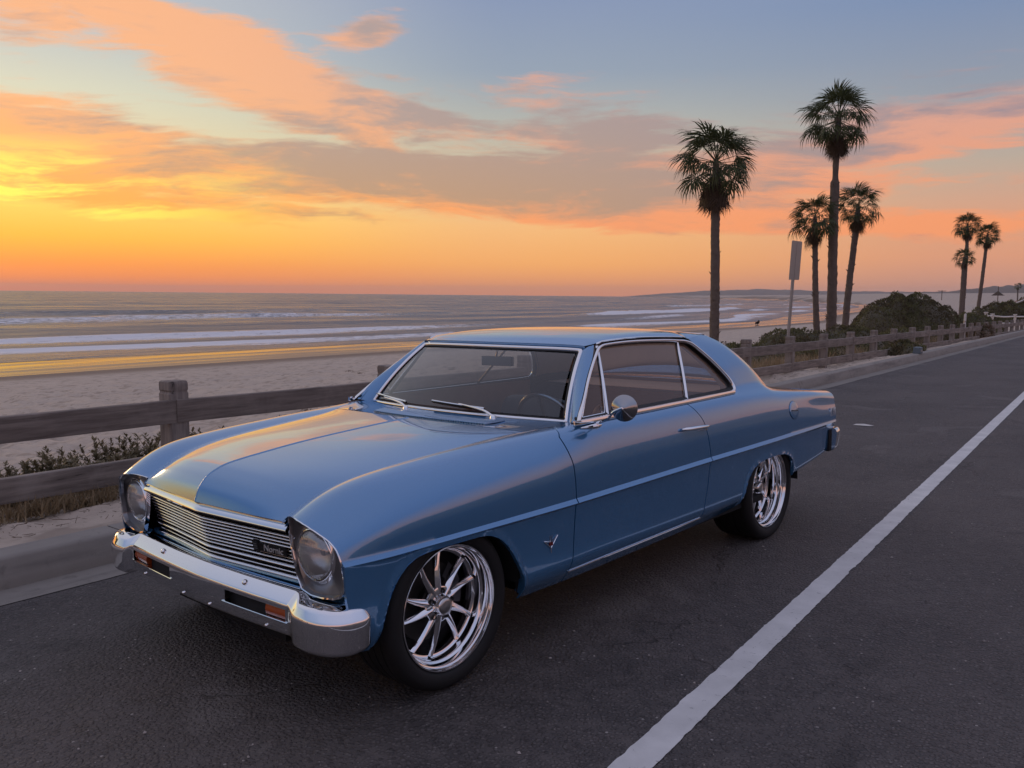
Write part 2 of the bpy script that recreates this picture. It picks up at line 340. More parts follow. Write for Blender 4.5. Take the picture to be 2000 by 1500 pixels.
# --- body side: control lines (y, z) per station x, from the fender seam (row 0) over the crown to the sill (row 11)
ST = {
 .56: [(0.52, 0.69), (0.595, 0.716), (0.6696, 0.7171), (0.7391, 0.6813), (0.7852, 0.63), (0.8021, 0.5992), (0.809, 0.5874), (0.81, 0.5754), (0.812, 0.47), (0.808, 0.36), (0.798, 0.33), (0.775, 0.28)],
 .50: [(0.528, 0.728), (0.606, 0.756), (0.68, 0.7547), (0.7539, 0.7173), (0.806, 0.655), (0.8204, 0.6064), (0.828, 0.5921), (0.827, 0.5801), (0.826, 0.47), (0.82, 0.357), (0.811, 0.328), (0.785, 0.272)],
 .42: [(0.54, 0.772), (0.622, 0.802), (0.6932, 0.7988), (0.7696, 0.756), (0.8271, 0.678), (0.8421, 0.6124), (0.851, 0.595), (0.847, 0.583), (0.842, 0.47), (0.836, 0.352), (0.828, 0.324), (0.795, 0.264)],
 .30: [(0.56, 0.816), (0.642, 0.84), (0.708, 0.837), (0.7832, 0.795), (0.8457, 0.704), (0.8579, 0.616), (0.867, 0.5974), (0.859, 0.5854), (0.854, 0.47), (0.849, 0.346), (0.842, 0.318), (0.8, 0.257)],
 .10: [(0.586, 0.849), (0.662, 0.866), (0.727, 0.859), (0.799, 0.813), (0.854, 0.715), (0.8638, 0.6158), (0.873, 0.5997), (0.863, 0.5867), (0.858, 0.47), (0.854, 0.341), (0.847, 0.312), (0.803, 0.249)],
 -.20: [(0.61, 0.877), (0.682, 0.89), (0.742, 0.882), (0.808, 0.834), (0.858, 0.728), (0.8667, 0.6166), (0.877, 0.5999), (0.865, 0.5869), (0.86, 0.47), (0.857, 0.338), (0.85, 0.308), (0.805, 0.243)],
 -.50: [(0.634, 0.9), (0.702, 0.908), (0.754, 0.901), (0.814, 0.851), (0.86, 0.74), (0.8675, 0.618), (0.879, 0.5994), (0.866, 0.5864), (0.861, 0.47), (0.859, 0.338), (0.852, 0.308), (0.806, 0.241)],
 -.75: [(0.716, 0.92), (0.76, 0.919), (0.7949, 0.9043), (0.832, 0.8529), (0.862, 0.745), (0.8685, 0.6198), (0.88, 0.6008), (0.866, 0.5878), (0.861, 0.47), (0.86, 0.341), (0.853, 0.311), (0.806, 0.239)],
 -.95: [(0.77, 0.931), (0.79, 0.929), (0.814, 0.911), (0.84, 0.855), (0.863, 0.748), (0.8683, 0.6229), (0.881, 0.6039), (0.867, 0.5909), (0.862, 0.475), (0.86, 0.345), (0.853, 0.315), (0.806, 0.241)],
 -1.5: [(0.773, 0.938), (0.792, 0.935), (0.815, 0.916), (0.841, 0.858), (0.863, 0.752), (0.8683, 0.6311), (0.881, 0.6121), (0.867, 0.5991), (0.862, 0.48), (0.86, 0.352), (0.853, 0.322), (0.806, 0.25)],
 -2.0: [(0.775, 0.944), (0.793, 0.941), (0.815, 0.921), (0.841, 0.862), (0.863, 0.757), (0.8683, 0.6383), (0.881, 0.6193), (0.867, 0.6063), (0.862, 0.49), (0.86, 0.359), (0.853, 0.329), (0.806, 0.261)],
 -2.36: [(0.777, 0.952), (0.793, 0.946), (0.815, 0.923), (0.841, 0.863), (0.863, 0.758), (0.8683, 0.6423), (0.881, 0.6233), (0.867, 0.6103), (0.862, 0.5), (0.86, 0.366), (0.853, 0.336), (0.806, 0.276)],
 -2.48: [(0.763, 0.984), (0.788, 0.95), (0.814, 0.922), (0.841, 0.862), (0.863, 0.757), (0.8683, 0.6441), (0.881, 0.6251), (0.867, 0.6121), (0.862, 0.5), (0.86, 0.37), (0.853, 0.34), (0.806, 0.283)],
 -2.76: [(0.748, 0.984), (0.782, 0.942), (0.812, 0.912), (0.839, 0.855), (0.861, 0.752), (0.8675, 0.6471), (0.879, 0.6281), (0.865, 0.6151), (0.861, 0.51), (0.858, 0.384), (0.851, 0.354), (0.806, 0.303)],
 -2.95: [(0.722, 0.938), (0.777, 0.917), (0.8104, 0.895), (0.8372, 0.846), (0.859, 0.746), (0.8655, 0.6498), (0.877, 0.6308), (0.864, 0.6178), (0.859, 0.52), (0.856, 0.396), (0.85, 0.366), (0.806, 0.322)],
 -3.15: [(0.7, 0.904), (0.779, 0.899), (0.812, 0.88), (0.835, 0.831), (0.856, 0.738), (0.8627, 0.6516), (0.873, 0.6326), (0.861, 0.6196), (0.857, 0.53), (0.853, 0.412), (0.847, 0.384), (0.806, 0.35)],
 -3.50: [(0.69, 0.874), (0.784, 0.87), (0.812, 0.852), (0.828, 0.803), (0.848, 0.724), (0.8559, 0.6526), (0.864, 0.6359), (0.853, 0.6229), (0.849, 0.55), (0.845, 0.45), (0.84, 0.424), (0.806, 0.397)],
 -3.86: [(0.68, 0.842), (0.774, 0.836), (0.8, 0.814), (0.814, 0.768), (0.832, 0.706), (0.8402, 0.6524), (0.846, 0.6381), (0.836, 0.6251), (0.832, 0.56), (0.828, 0.49), (0.823, 0.466), (0.795, 0.444)],



}
_sx = np.array(sorted(ST)); _tab = np.array([ST[k] for k in _sx])          # (stations, 12, 2)
_xd = np.arange(-4.05, .75, .01)
_raw = np.zeros((len(_xd), 12, 2))
for r_ in range(12):
    for c_ in range(2): _raw[:, r_, c_] = pchip(_sx, _tab[:, r_, c_], _xd)
_k = np.exp(-.5 * (np.arange(-14, 15) / 4.0) ** 2); _k /= _k.sum()
def _gs(a):
    p = np.r_[2 * a[0] - a[14:0:-1], a, 2 * a[-1] - a[-2:-16:-1]]; return np.convolve(p, _k, 'valid')
CT = np.zeros_like(_raw)
for r_ in range(12):
    for c_ in range(2): CT[:, r_, c_] = _gs(_raw[:, r_, c_])
KAP = np.r_[np.linspace(0, 4, 25), np.linspace(4, 5, 7)[1:], np.linspace(5, 6, 5)[1:], np.linspace(6, 7, 3)[1:], np.linspace(7, 9, 13)[1:], np.linspace(9, 10, 3)[1:], np.linspace(10, 11, 5)[1:]]
def _build_rows():
    out = np.zeros((len(KAP), len(_xd), 2))
    for i in range(len(_xd)):
        for (a, b) in ((0, 5), (5, 6), (6, 9), (9, 11)):
            p = CT[i, a:b + 1]; L = np.r_[0, np.cumsum(np.linalg.norm(np.diff(p, axis=0), axis=1))]
            m = (KAP >= a) & (KAP <= b); q = np.interp(KAP[m], np.arange(a, b + 1), L)
            out[m, i] = natspline(L, p, q) if a == 0 else (p[0] + (p[1] - p[0]) * (q / L[1])[:, None]) if a == 5 else np.stack([pchip(L, p[:, 0], q), np.interp(q, L, p[:, 1])], 1)
    return out
ROWS = _build_rows(); NR = len(ROWS)
def S(x, t):
    """body side point for x and row position t (float, 0..NR-1)"""
    x = np.asarray(x, float); t = np.clip(np.asarray(t, float), 0, NR - 1)
    fx = np.clip((x - _xd[0]) / .01, 0, len(_xd) - 1.001); ix = fx.astype(int); sx = (fx - ix)[..., None]
    it = np.minimum(t.astype(int), NR - 2); st = (t - it)[..., None]
    a = ROWS[it, ix] * (1 - sx) + ROWS[it, ix + 1] * sx; b = ROWS[it + 1, ix] * (1 - sx) + ROWS[it + 1, ix + 1] * sx
    p = a * (1 - st) + b * st
    return np.concatenate([x[..., None], p], -1)
FA = np.array([(.42, .10), (.385, .22), (.372, .28), (.360, .335), (.347, .385), (.324, .454), (.290, .510), (.236, .554), (.180, .572), (.100, .577), (-.100, .577), (-.170, .569), (-.232, .543), (-.294, .488), (-.351, .407), (-.386, .341), (-.405, .262), (-.412, .20), (-.43, .10)])[::-1]
RA = np.array([(-2.30, .10), (-2.335, .22), (-2.352, .30), (-2.378, .372), (-2.414, .440), (-2.491, .500), (-2.607, .526), (-2.765, .533), (-2.900, .525), (-3.005, .495), (-3.053, .448), (-3.070, .396), (-3.078, .34), (-3.083, .25), (-3.09, .10)])[::-1]
def zarch(x):
    x = np.asarray(x, float); z = np.full(x.shape, -1.0)
    for A in (FA, RA):
        m = (x > A[0, 0]) & (x < A[-1, 0]); z[m] = np.interp(x[m], *smoothline(A, 300).T) if m.any() else z[m]
    return z
def side_patch(xn, xl, xr, t0=0, t1=None):
    """panel between boundary functions xl(t) (front) and xr(t) (rear); xn: nodes in 0..1"""
    t1 = NR - 1 if t1 is None else t1
    t = np.arange(t0, t1 + 1).astype(float)
    X = xl(t)[:, None] * (1 - xn)[None] + xr(t)[:, None] * xn[None]
    Tt = np.repeat(t[:, None], len(xn), 1)
    P = S(X, Tt); zb = zarch(X)
    clip = P[..., 2] < zb
    if clip.any():
        lo = np.zeros(X.shape); hi = Tt.copy()
        for _ in range(22):
            mid = (lo + hi) / 2; z = S(X, mid)[..., 2]; up = z > zb; lo = np.where(up, mid, lo); hi = np.where(up, hi, mid)
        P = np.where(clip[..., None], S(X, lo), P); P[..., 2] = np.where(clip, zb, P[..., 2])
    # raised bead round the wheel openings
    for A in (FA, RA):
        c = smoothline(A[(A[:, 1] > .24)], 90); d = np.full(X.shape, 9.0)
        for q in c: d = np.minimum(d, np.hypot(P[..., 0] - q[0], P[..., 2] - q[1]))
        P[..., 1] += .007 * sstep(d, .026, .010) - .004 * sstep(d, .006, 0)
    return P
def clean(V, F):
    """drop degenerate faces and doubled corners"""
    V = np.asarray(V); out = []
    for f in F:
        g = []
        for i in f:
            if not g or np.abs(V[i] - V[g[-1]]).max() > 1e-5: g.append(i)
        if len(g) > 1 and np.abs(V[g[0]] - V[g[-1]]).max() <= 1e-5: g.pop()
        if len(g) >= 3: out.append(tuple(g))
    return out
def hem(P, depth=.012, sides='lrtb'):
    """edge return strips of a grid panel, turned towards the inside of the car"""
    P = np.asarray(P); inw = np.array([0, -1.0, -.25]); inw /= np.linalg.norm(inw)
    out = []
    E = {'t': P[0], 'b': P[-1], 'l': P[:, 0], 'r': P[:, -1]}
    for s in sides: out.append(np.stack([E[s], E[s] + inw * depth]))
    return out
def two_sides(name, mb, mats, sharp=28, label=None):
    for mir in (False, True):
        o = mb.build(name, mats, car, True, sharp, mir)
def panel(name, P, mats, sides='lrtb', sharp=28, flip=False, extra=()):
    for mir in (False, True):
        mb = MB(); V, F = gridvf(P, flip=flip); mb.add(V, clean(V, F))
        for h in hem(P, sides=sides): V, F = gridvf(h); mb.add(V, clean(V, F))
        for e in extra: V, F = gridvf(e); mb.add(V, clean(V, F))
        merge_build(name, mb, mats, mir, sharp)
def merge_build(name, mb, mats, mir, sharp):
    V = np.array(mb.V); F = mb.F
    if mir: V = V * [1, -1, 1]; F = [f[::-1] for f in F]
    o = obj(name, V, F, mats, car, True, None, mb.M)
    bm = bmesh.new(); bm.from_mesh(o.data); bmesh.ops.remove_doubles(bm, verts=bm.verts, dist=2e-5)
    bmesh.ops.recalc_face_normals(bm, faces=bm.faces)
    bm.to_mesh(o.data); bm.free(); o.data.set_sharp_from_angle(angle=R(sharp)); return o
tt = np.arange(NR).astype(float)
zref = S(np.full(NR, -.73), tt)[:, 2]; zref2 = S(np.full(NR, -1.9), tt)[:, 2]
# seam lines as x(z)
def seamF(t): return np.interp(np.interp(t, tt, zref)[::1], [.23, .30, .35, .60, .77, .855, .888, .915, .93], [-.70, -.705, -.720, -.734, -.725, -.700, -.692, -.720, -.78])
def seamR(t): return np.interp(np.interp(t, tt, zref2), [.23, .34, .455, .49, .64, .76, .823, .855, .906, .945, .96], [-1.86, -1.891, -1.921, -1.931, -1.947, -1.918, -1.902, -1.885, -1.835, -1.79, -1.77])
GAP = .0034
def nose(t):
    zq = S(np.full(np.shape(t), .5), t)[:, 2]; k = np.interp(t, np.arange(NR), KAP)
    x = np.interp(k, [0, .5, 1, 1.5, 2, 2.5, 3, 3.5, 4, 5, 6], [.508, .522, .535, .545, .548, .544, .534, .521, .510, .503, .499])
    low = np.interp(zq, [.27, .33, .48, .58], [.446, .462, .494, .499])
    return np.where(k > 6, np.minimum(x, low), x)
def tail(t):
    zq = S(np.full(np.shape(t), -3.8), t)[:, 2]
    return np.interp(zq, [.42, .50, .63, .75, .83], [-3.66, -3.71, -3.80, -3.845, -3.862])
def nodes(a, b, step, extra=()):
    n = max(2, int(abs(b - a) / step) + 1); q = np.linspace(0, 1, n)
    return np.unique(np.round(np.r_[q, [(e - a) / (b - a) for e in extra]], 5))
steepF = list(np.r_[np.linspace(.43, .30, 24), np.linspace(-.27, -.44, 24)])
steepR = list(np.r_[np.linspace(-2.30, -2.50, 22), np.linspace(-2.98, -3.10, 34)])
PT = MAT['paint_blue']
fenderP = side_patch(nodes(.51, -.72, .018, steepF), nose, lambda t: seamF(t) + GAP)
doorP = side_patch(nodes(-.72, -1.9, .025), lambda t: seamF(t) - GAP, lambda t: seamR(t) + GAP)
xq = nodes(-1.9, -3.85, .02, steepR)
quarterP = side_patch(xq, lambda t: seamR(t) - GAP, tail)
def arch_flange(A):
    q = smoothline(A[A[:, 1] > .245], 70)
    tb = np.array([np.argmin(abs(S(np.full(NR, x), tt)[:, 2] - z)) for x, z in q]).astype(float)
    y = S(q[:, 0], tb)[:, 1]
    a = np.stack([q[:, 0], y + .003, q[:, 1]], 1)
    return np.stack([a, a + [0, -.012, 0.006], a + [0, -.03, .012]])
panel('front_fender', fenderP, PT, extra=[arch_flange(FA)])
panel('door', doorP, PT)

# --- greenhouse helpers
def yg(z): return .792 - .192 * (np.asarray(z, float) - .94) / .33 - .010 * np.clip((np.asarray(z, float) - .94) / .33, 0, 1) * (1 - (np.asarray(z, float) - .94) / .33) * -2
OPEN = np.array([(-.830, .934), (-.93, 1.023), (-1.05, 1.124), (-1.16, 1.204), (-1.245, 1.258), (-1.30, 1.271), (-1.60, 1.280), (-1.90, 1.275), (-2.08, 1.266), (-2.145, 1.254), (-2.21, 1.21),
                 (-2.29, 1.142), (-2.355, 1.07), (-2.392, 1.015), (-2.398, .985), (-2.388, .965), (-2.35, .955), (-2.0, .948), (-1.5, .941), (-1.0, .936)])
def gp(xz, dy=0.0):
    xz = np.asarray(xz, float); return np.stack([xz[:, 0], yg(xz[:, 1]) + dy, xz[:, 1]], 1)
# sail panel (C-pillar), one skin with the quarter panel
ks = np.where((S(quarterP[0, :, 0], np.zeros(len(xq)))[:, 0] <= -2.40) & (quarterP[0, :, 0] >= -2.925))[0]
bot = quarterP[0, ks]
Fr = smoothline([bot[0], (-2.388, yg(1.03) - .004, 1.03), (-2.355, yg(1.075), 1.075), (-2.29, yg(1.142), 1.142), (-2.21, yg(1.21), 1.212), (-2.145, .603, 1.268)], 26)
Bk = smoothline([bot[-1], (-2.78, .690, 1.058), (-2.63, .640, 1.168), (-2.51, .600, 1.238), (-2.40, .556, 1.287)], 26)
TopE = smoothline([Fr[-1], (-2.27, .586, 1.281), Bk[-1]], len(ks))
def coons(Bt, Tp, L_, R_):
    nu, nv = len(Bt), len(L_); u = np.linspace(0, 1, nu)[None, :, None]; v = np.linspace(0, 1, nv)[:, None, None]
    s = np.r_[0, np.cumsum(np.linalg.norm(np.diff(Bt, axis=0), axis=1))]; u = (s / s[-1])[None, :, None]
    return (1 - v) * Bt[None] + v * Tp[None] + (1 - u) * L_[:, None] + u * R_[:, None] - ((1 - u) * (1 - v) * Bt[0] + u * (1 - v) * Bt[-1] + (1 - u) * v * Tp[0] + u * v * Tp[-1])
sail = coons(bot, TopE, Fr, Bk)
bul = np.linspace(0, 1, sail.shape[0])[:, None] * (1 - np.linspace(0, 1, sail.shape[0])[:, None]) * 4
sail[..., 1] += .012 * bul
for mir in (False, True):
    mb = MB(); V, F = gridvf(quarterP); mb.add(V, clean(V, F)); mb.grid(sail, flip=True)
    for h in hem(quarterP, sides='lrb') + [arch_flange(RA)]: V, F = gridvf(h); mb.add(V, clean(V, F))
    mb.grid(np.stack([Bk, Bk + [.02, -.03, -.02]])); mb.grid(np.stack([Fr, Fr + [0, -.03, 0]]))
    merge_build('quarter_panel', mb, PT, mir, 28)

# --- roof
rx = np.unique(np.r_[np.linspace(-1.19, -2.40, 50), -1.2, -1.22])[::-1]
zc = lambda x: pchip([-2.42, -2.34, -2.25, -2.10, -1.80, -1.50, -1.32, -1.25, -1.20], [1.288, 1.302, 1.315, 1.328, 1.334, 1.325, 1.302, 1.288, 1.273], x)
rail = smoothline(np.vstack([[(-1.195, .572, 1.262), (-1.235, .590, 1.270)], [(x, yg(z) + .004, z + .014) for x, z in OPEN[5:9]], TopE[::6]]), 400)
def roof_pt(x, n=34):
    ry = np.interp(-x, -rail[:, 0], rail[:, 1]); rz = np.interp(-x, -rail[:, 0], rail[:, 2])
    s = np.sin(np.linspace(0, np.pi / 2, n)) ** .8
    y = ry[:, None] * s[None]; d = zc(x)[:, None] - rz[:, None]
    z = zc(x)[:, None] - d * (.34 * s[None] ** 2 + .20 * s[None] ** 5 + .46 * s[None] ** 13)
    return np.stack([np.repeat(x[:, None], n, 1), y, z], -1)
rp = roof_pt(rx)
# windshield header bows forward at the centre line
bow = np.interp(rx, [-1.45, -1.19], [0, 1.0])[:, None] * (1 - (rp[..., 1] / .58) ** 2) * .055; rp[..., 0] += bow
bow2 = np.interp(rx, [-2.40, -2.2], [1.0, 0])[:, None] * (1 - (rp[..., 1] / .58) ** 2) * -.05; rp[..., 0] += bow2
full = np.concatenate([rp[:, :0:-1] * [1, -1, 1], rp], 1)
mb = MB(); mb.grid(full); mb.grid(np.stack([full[0], full[0] + [-.01, 0, -.03]])); mb.grid(np.stack([full[-1], full[-1] + [.01, 0, -.03]]))
for e in (full[:, 0], full[:, -1]): mb.grid(np.stack([e, e * [1, .97, 1] + [0, 0, -.012]]))
o = mb.build('roof', PT, car, True, 40)
HEAD = rp[0]                                    # header edge, centre to right... (y >= 0 half)
# --- windshield
def wsbase(y): return np.stack([-.768 - .245 * y ** 2, y, np.full_like(y, .926) - .006 * (y / .7) ** 2], -1)
yy = np.linspace(-.70, .70, 61)
wb = wsbase(yy)
yt = yy / .70 * .568
wt = np.stack([np.interp(abs(yt), HEAD[:, 1], HEAD[:, 0]) + .004, yt, np.interp(abs(yt), HEAD[:, 1], HEAD[:, 2]) - .016], 1)
vv = np.linspace(0, 1, 30)[:, None, None]
wsP = wb[None] * (1 - vv) + wt[None] * vv
nrm = np.array([.62, 0, .78]); wsP = wsP + nrm * (.022 * (vv * (1 - vv) * 4))
inner = wsP[2:-2, 2:-2]
obj('windshield', *gridvf(inner - nrm * .006), MAT['windshield_glass'], car)
def band(name, loopA, loopB, mat, lift=0.0, th=.006, parent=car, closed=True, nvec=None):
    """raised moulding between two parallel loops"""
    A = np.asarray(loopA); Bq = np.asarray(loopB); M_ = (A + Bq) / 2
    n = np.asarray(nvec) if nvec is not None else np.array([0, 1.0, 0])
    P = np.stack([A - n * .012, A + n * th * .4, A * .75 + Bq * .25 + n * th, M_ + n * th * 1.25, A * .25 + Bq * .75 + n * th, Bq + n * th * .4, Bq - n * .012])
    V, F = gridvf(P, False, closed); return obj(name, V, F, mat, parent, True, 60)
def ring(P, k):
    Q = P[k:P.shape[0] - k, k:P.shape[1] - k] if k else P
    return np.concatenate([Q[0], Q[1:-1, -1], Q[-1, ::-1], Q[1:-1, 0][::-1]])
n_ = 200
lo_ = resample(ring(wsP, 0), n_, True); li_ = resample(ring(wsP, 2), n_, True)
# equal-width trim: offset the loop towards its centre
def inset(loop, w, n):
    loop = np.asarray(loop); T = np.roll(loop, -1, 0) - np.roll(loop, 1, 0); T /= np.linalg.norm(T, axis=1)[:, None]
    d = np.cross(np.asarray(n), T); d /= np.linalg.norm(d, axis=1)[:, None]
    c = loop.mean(0)
    sg = np.sign(((c - loop) * d).sum(1)); sg = np.where(sg == 0, 1, sg); s = 1.0 if (sg > 0).mean() > .5 else -1.0
    out = loop + d * s * w
    for _ in range(3): out = .25 * np.roll(out, 1, 0) + .5 * out + .25 * np.roll(out, -1, 0)
    return out
band('windshield_trim', lo_, inset(lo_, .020, nrm), MAT['chrome'], nvec=nrm, th=.007)
band('windshield_seal', inset(lo_, .019, nrm), inset(lo_, .030, nrm), MAT['black_rubber'], nvec=nrm, th=.002)
# --- A pillars: between windshield edge and door opening
pa = smoothline([(-.845, .776, .934), (-.93, yg(1.023), 1.026), (-1.05, yg(1.124), 1.127), (-1.16, yg(1.204), 1.208), (-1.237, .594, 1.266)], 24)
pb = wsP[:, -1][np.linspace(0, 29, 24).astype(int)]
pm = (pa + pb) / 2 + [.010, .010, 0.004]
for s in (1, -1):
    mb = MB(); mb.grid(np.stack([pa + [-.004, -.02, 0], pa, .5 * pa + .5 * pm + [.002, .003, 0], pm, .5 * pb + .5 * pm + [.002, .002, 0], pb, pb + [-.02, -.012, -.012]]) * [1, s, 1]); mb.build('pillar', PT, car, True, 50)

# --- cowl and hood
def hoodrear(y): return -.535 - .075 * (np.abs(y) / .62) ** 2
def hoodfront(y): return .580 - .050 * (np.abs(y) / .53)
R0 = lambda x: S(x, np.zeros(np.shape(x)))
zr_x = [.580, .572, .560, .545, .520, .485, .45, .38, .295, .104, -.156, -.506, -.70]; zr_z = [.708, .730, .758, .778, .802, .820, .833, .846, .857, .879, .900, .922, .930]
def hood_z(x, y, sx, ys, zs):
    xi = x + (.580 - sx); v = np.abs(y) / ys
    zr = pchip(zr_x, zr_z, xi)
    g = .26 * v + .18 * v ** 2 + .56 * v ** 5
    return zr - (zr - zs) * np.clip(g, 0, 1)
def hood_grid(n=70, ny=49, half=True):
    u = np.r_[np.linspace(0, .14, 24), np.linspace(.15, 1, n - 24)]
    v = np.linspace(0, 1, ny)
    Pn = np.zeros((n, ny, 3))
    for j, vv_ in enumerate(v):
        y0 = vv_ * .525
        xf = hoodfront(y0); xr_ = hoodrear(vv_ * .63)
        x = xf + (xr_ - xf) * u
        r0 = R0(x); ys = r0[:, 1] - .004; y = vv_ * ys
        zs = r0[:, 2] - .002
        zfix = np.interp(x, [.40, .53], [0, 1]) 
        zs = np.minimum(zs, pchip(zr_x, zr_z, x + (.580 - xf)) - .004)
        Pn[:, j] = np.stack([x, y, hood_z(x, y, xf, ys, zs)], 1)
    return Pn
hp = hood_grid(); hfull = np.concatenate([hp[:, :0:-1] * [1, -1, 1], hp], 1)
mb = MB(); mb.grid(hfull, flip=True)
for e, d in ((hfull[0], (-.014, 0, -.016)), (hfull[-1], (.004, 0, -.014)), (hfull[:, 0], (0, .006, -.014)), (hfull[:, -1], (0, -.006, -.014))): mb.grid(np.stack([e, e + np.array(d)]))
mb.build('hood', PT, car, True, 40)
# centre crease bead
cr = hp[:, 0] + [0, 0, .0015]
MB().grid(np.stack([cr + [0, -.007, -.0035], cr + [0, -.003, .0008], cr + [0, 0, .0022], cr + [0, .003, .0008], cr + [0, .007, -.0035]])).build('hood_crease', PT, car, True, 80)
# cowl panel
def cowl_grid(ny=61, nx=18):
    v = np.linspace(-1, 1, ny); P = np.zeros((nx, ny, 3))
    for j, q in enumerate(v):
        yb = q * .70; xa = hoodrear(q * .63) - .005; xb = wsbase(np.array([yb]))[0, 0] + .012
        x = np.linspace(xa, xb, nx); r0 = R0(x); y = q * (r0[:, 1] - .003)
        za = hood_z(np.array([xa]), np.array([abs(q) * R0(np.array([xa]))[0, 1]]), hoodfront(q * .5), R0(np.array([xa]))[0, 1], R0(np.array([xa]))[0, 2])[0]
        zb = .930; s = np.linspace(0, 1, nx)
        P[:, j] = np.stack([x, y, za + (zb - za) * s - .012 * np.sin(np.pi * s) * (1 - q ** 4) + (r0[:, 2] - (za + (zb - za) * s)) * sstep(abs(q), .86, 1.0)], 1)
    return P
cg = cowl_grid()
mb = MB(); mb.grid(cg, flip=True); mb.grid(np.stack([cg[0], cg[0] + [0, 0, -.02]])); mb.build('cowl', PT, car, True, 50)
cowl = car.children[-1] if False else [c for c in bpy.data.objects if c.name == 'cowl'][0]
# louvres: raised blades over dark slots
def cowl_pt(q, s):
    j = (q + 1) / 2 * (cg.shape[1] - 1); j0 = min(int(j), cg.shape[1] - 2); i = s * (cg.shape[0] - 1); i0 = min(int(i), cg.shape[0] - 2)
    a, b = j - j0, i - i0
    return (cg[i0, j0] * (1 - a) + cg[i0, j0 + 1] * a) * (1 - b) + (cg[i0 + 1, j0] * (1 - a) + cg[i0 + 1, j0 + 1] * a) * b
slot0 = None
for k in range(52):
    q = -.58 + 1.16 * k / 51
    a = cowl_pt(q, .34); b = cowl_pt(q + .012, .80); w = .0048
    V = [a + [0, -w, .0015], a + [0, w, .0015], b + [0, w, .0015], b + [0, -w, .0015], a + [0, -w * .2, .0055], a + [0, w * 1.6, .0045], b + [0, w * 1.6, .0045], b + [0, -w * .2, .0055]]
    obj('vent_slot', V[:4], [(0, 1, 2, 3)], MAT['black_gap'], cowl, False)
    obj('vent_louvre', np.array(V[4:] + [v + np.array([0, 0, -.004]) for v in V[4:]]) + [0, .004, 0], [(0, 1, 2, 3), (0, 4, 5, 1), (1, 5, 6, 2), (2, 6, 7, 3), (3, 7, 4, 0)], PT, cowl, False)
# --- deck lid, tail panel, rear glass
dx = np.linspace(-2.93, -3.85, 30)
r0 = R0(dx); sdk = np.linspace(-1, 1, 41)
deck = np.stack([np.stack([dx, q * (r0[:, 1] - .003), r0[:, 2] + .012 * (1 - q ** 2) - .002], 1) for q in sdk], 1)
mb = MB(); mb.grid(deck, flip=True); mb.grid(np.stack([deck[-1], deck[-1] + [.0, 0, -.03]])); mb.build('trunk_lid', PT, car, True, 50)
tz = np.linspace(0, 1, 12)
tq = tail(tt); SP = S(tq, tt)
tailP = np.stack([SP * [1, q, 1] - [.012 * (1 - q * q), 0, 0] for q in np.linspace(-1, 1, 31)], 1)
mb = MB(); mb.grid(tailP); mb.build('tail_panel', PT, car, True, 40)
bk = Bk[::-1]
rg = np.stack([bk * [1, q, 1] + [-.10 * (1 - q * q), 0, 0] + np.array([0, 0, .012 * (1 - q * q)]) for q in np.linspace(-.99, .99, 25)], 1)
rg[0, :, 0] += .0
obj('rear_window', *gridvf(rg - [0, 0, .008]), MAT['windshield_glass'], car)
rl = resample(ring(rg, 0), 140, True)
band('rear_window_trim', rl, inset(rl, .018, (-.6, 0, .8)), MAT['chrome'], nvec=(-.6, 0, .8))
for s in (1, -1):
    mb = MB(); c = np.array([-3.862, .60 * s, .70])
    mb.box(c, (.02, .22, .10)); mb.build('tail_lamp', MAT['red_lens'], car, False)

# --- inner shell: dark liner behind the gaps, floor, wheel tubs
def liner(P, d): return P + np.array([0, -d, 0])
t_in = np.arange(1, NR, 2).astype(float)
for s in (1, -1):
    mb = MB()
    X = np.linspace(.46, -3.70, 260)
    Pl = S(np.repeat(X[None], len(t_in), 0), np.repeat(t_in[:, None], len(X), 1)); zb = zarch(np.repeat(X[None], len(t_in), 0))
    Pl[..., 1] -= .016; Pl[..., 2] -= .05 * sstep(Pl[..., 2], .70, .86); Pl[..., 2] = np.maximum(Pl[..., 2], np.where(zb > 0, zb + .01, -1))
    V, F = gridvf(Pl * [1, s, 1]); mb.add(V, clean(V, F)); mb.build('inner_shell', MAT['black_gap'], car, True, None)
mb = MB()
mb.box((-1.62, 0, .262), (2.3, 1.58, .03)); mb.box((-.86, 0, .60), (.03, 1.5, .62)); mb.box((-3.0, 0, .55), (1.35, 1.06, .30)); mb.box((-2.5, 0, .60), (.04, 1.40, .60))
mb.box((-.20, 0, .42), (1.25, .98, .34)); mb.box((.40, 0, .52), (.05, 1.25, .40)); mb.box((0, 0, .26), (.9, .8, .10))
mb.box((-1.7, 0, .20), (2.8, .5, .08)); mb.box((-2.80, 0, .30), (.10, 1.2, .10)); mb.box((0, 0, .30), (.10, 1.2, .08))
mb.build('underbody', MAT['black_gap'], car, False)
for x0 in (0, -WB):
    for s in (1, -1):
        a = np.linspace(.02, np.pi - .02, 30); P = np.stack([np.stack([x0 + .37 * np.cos(a), np.full(30, y * s), .318 + .37 * np.sin(a) * .88], 1) for y in (.50, .846)])
        P[..., 2] = np.minimum(P[..., 2], .615 + 0 * P[..., 2]) if x0 == 0 else np.minimum(P[..., 2], .66)
        mb = MB(); mb.grid(P); ci = P[0].mean(0); n0 = len(mb.V); mb.add(np.vstack([P[0], ci]), [(i, i + 1, 30) for i in range(29)]); mb.build('wheel_tub', MAT['black_gap'], car, True, 40)
# ------------------------------------------------------------------ front end
CH = MAT['chrome']; BK = MAT['black_gap']
def gx(y, z):                                     # grille plane: shallow V, raked back towards the bottom
    return .572 - .060 * np.abs(y) / .53 - .045 * (.70 - z) / .20
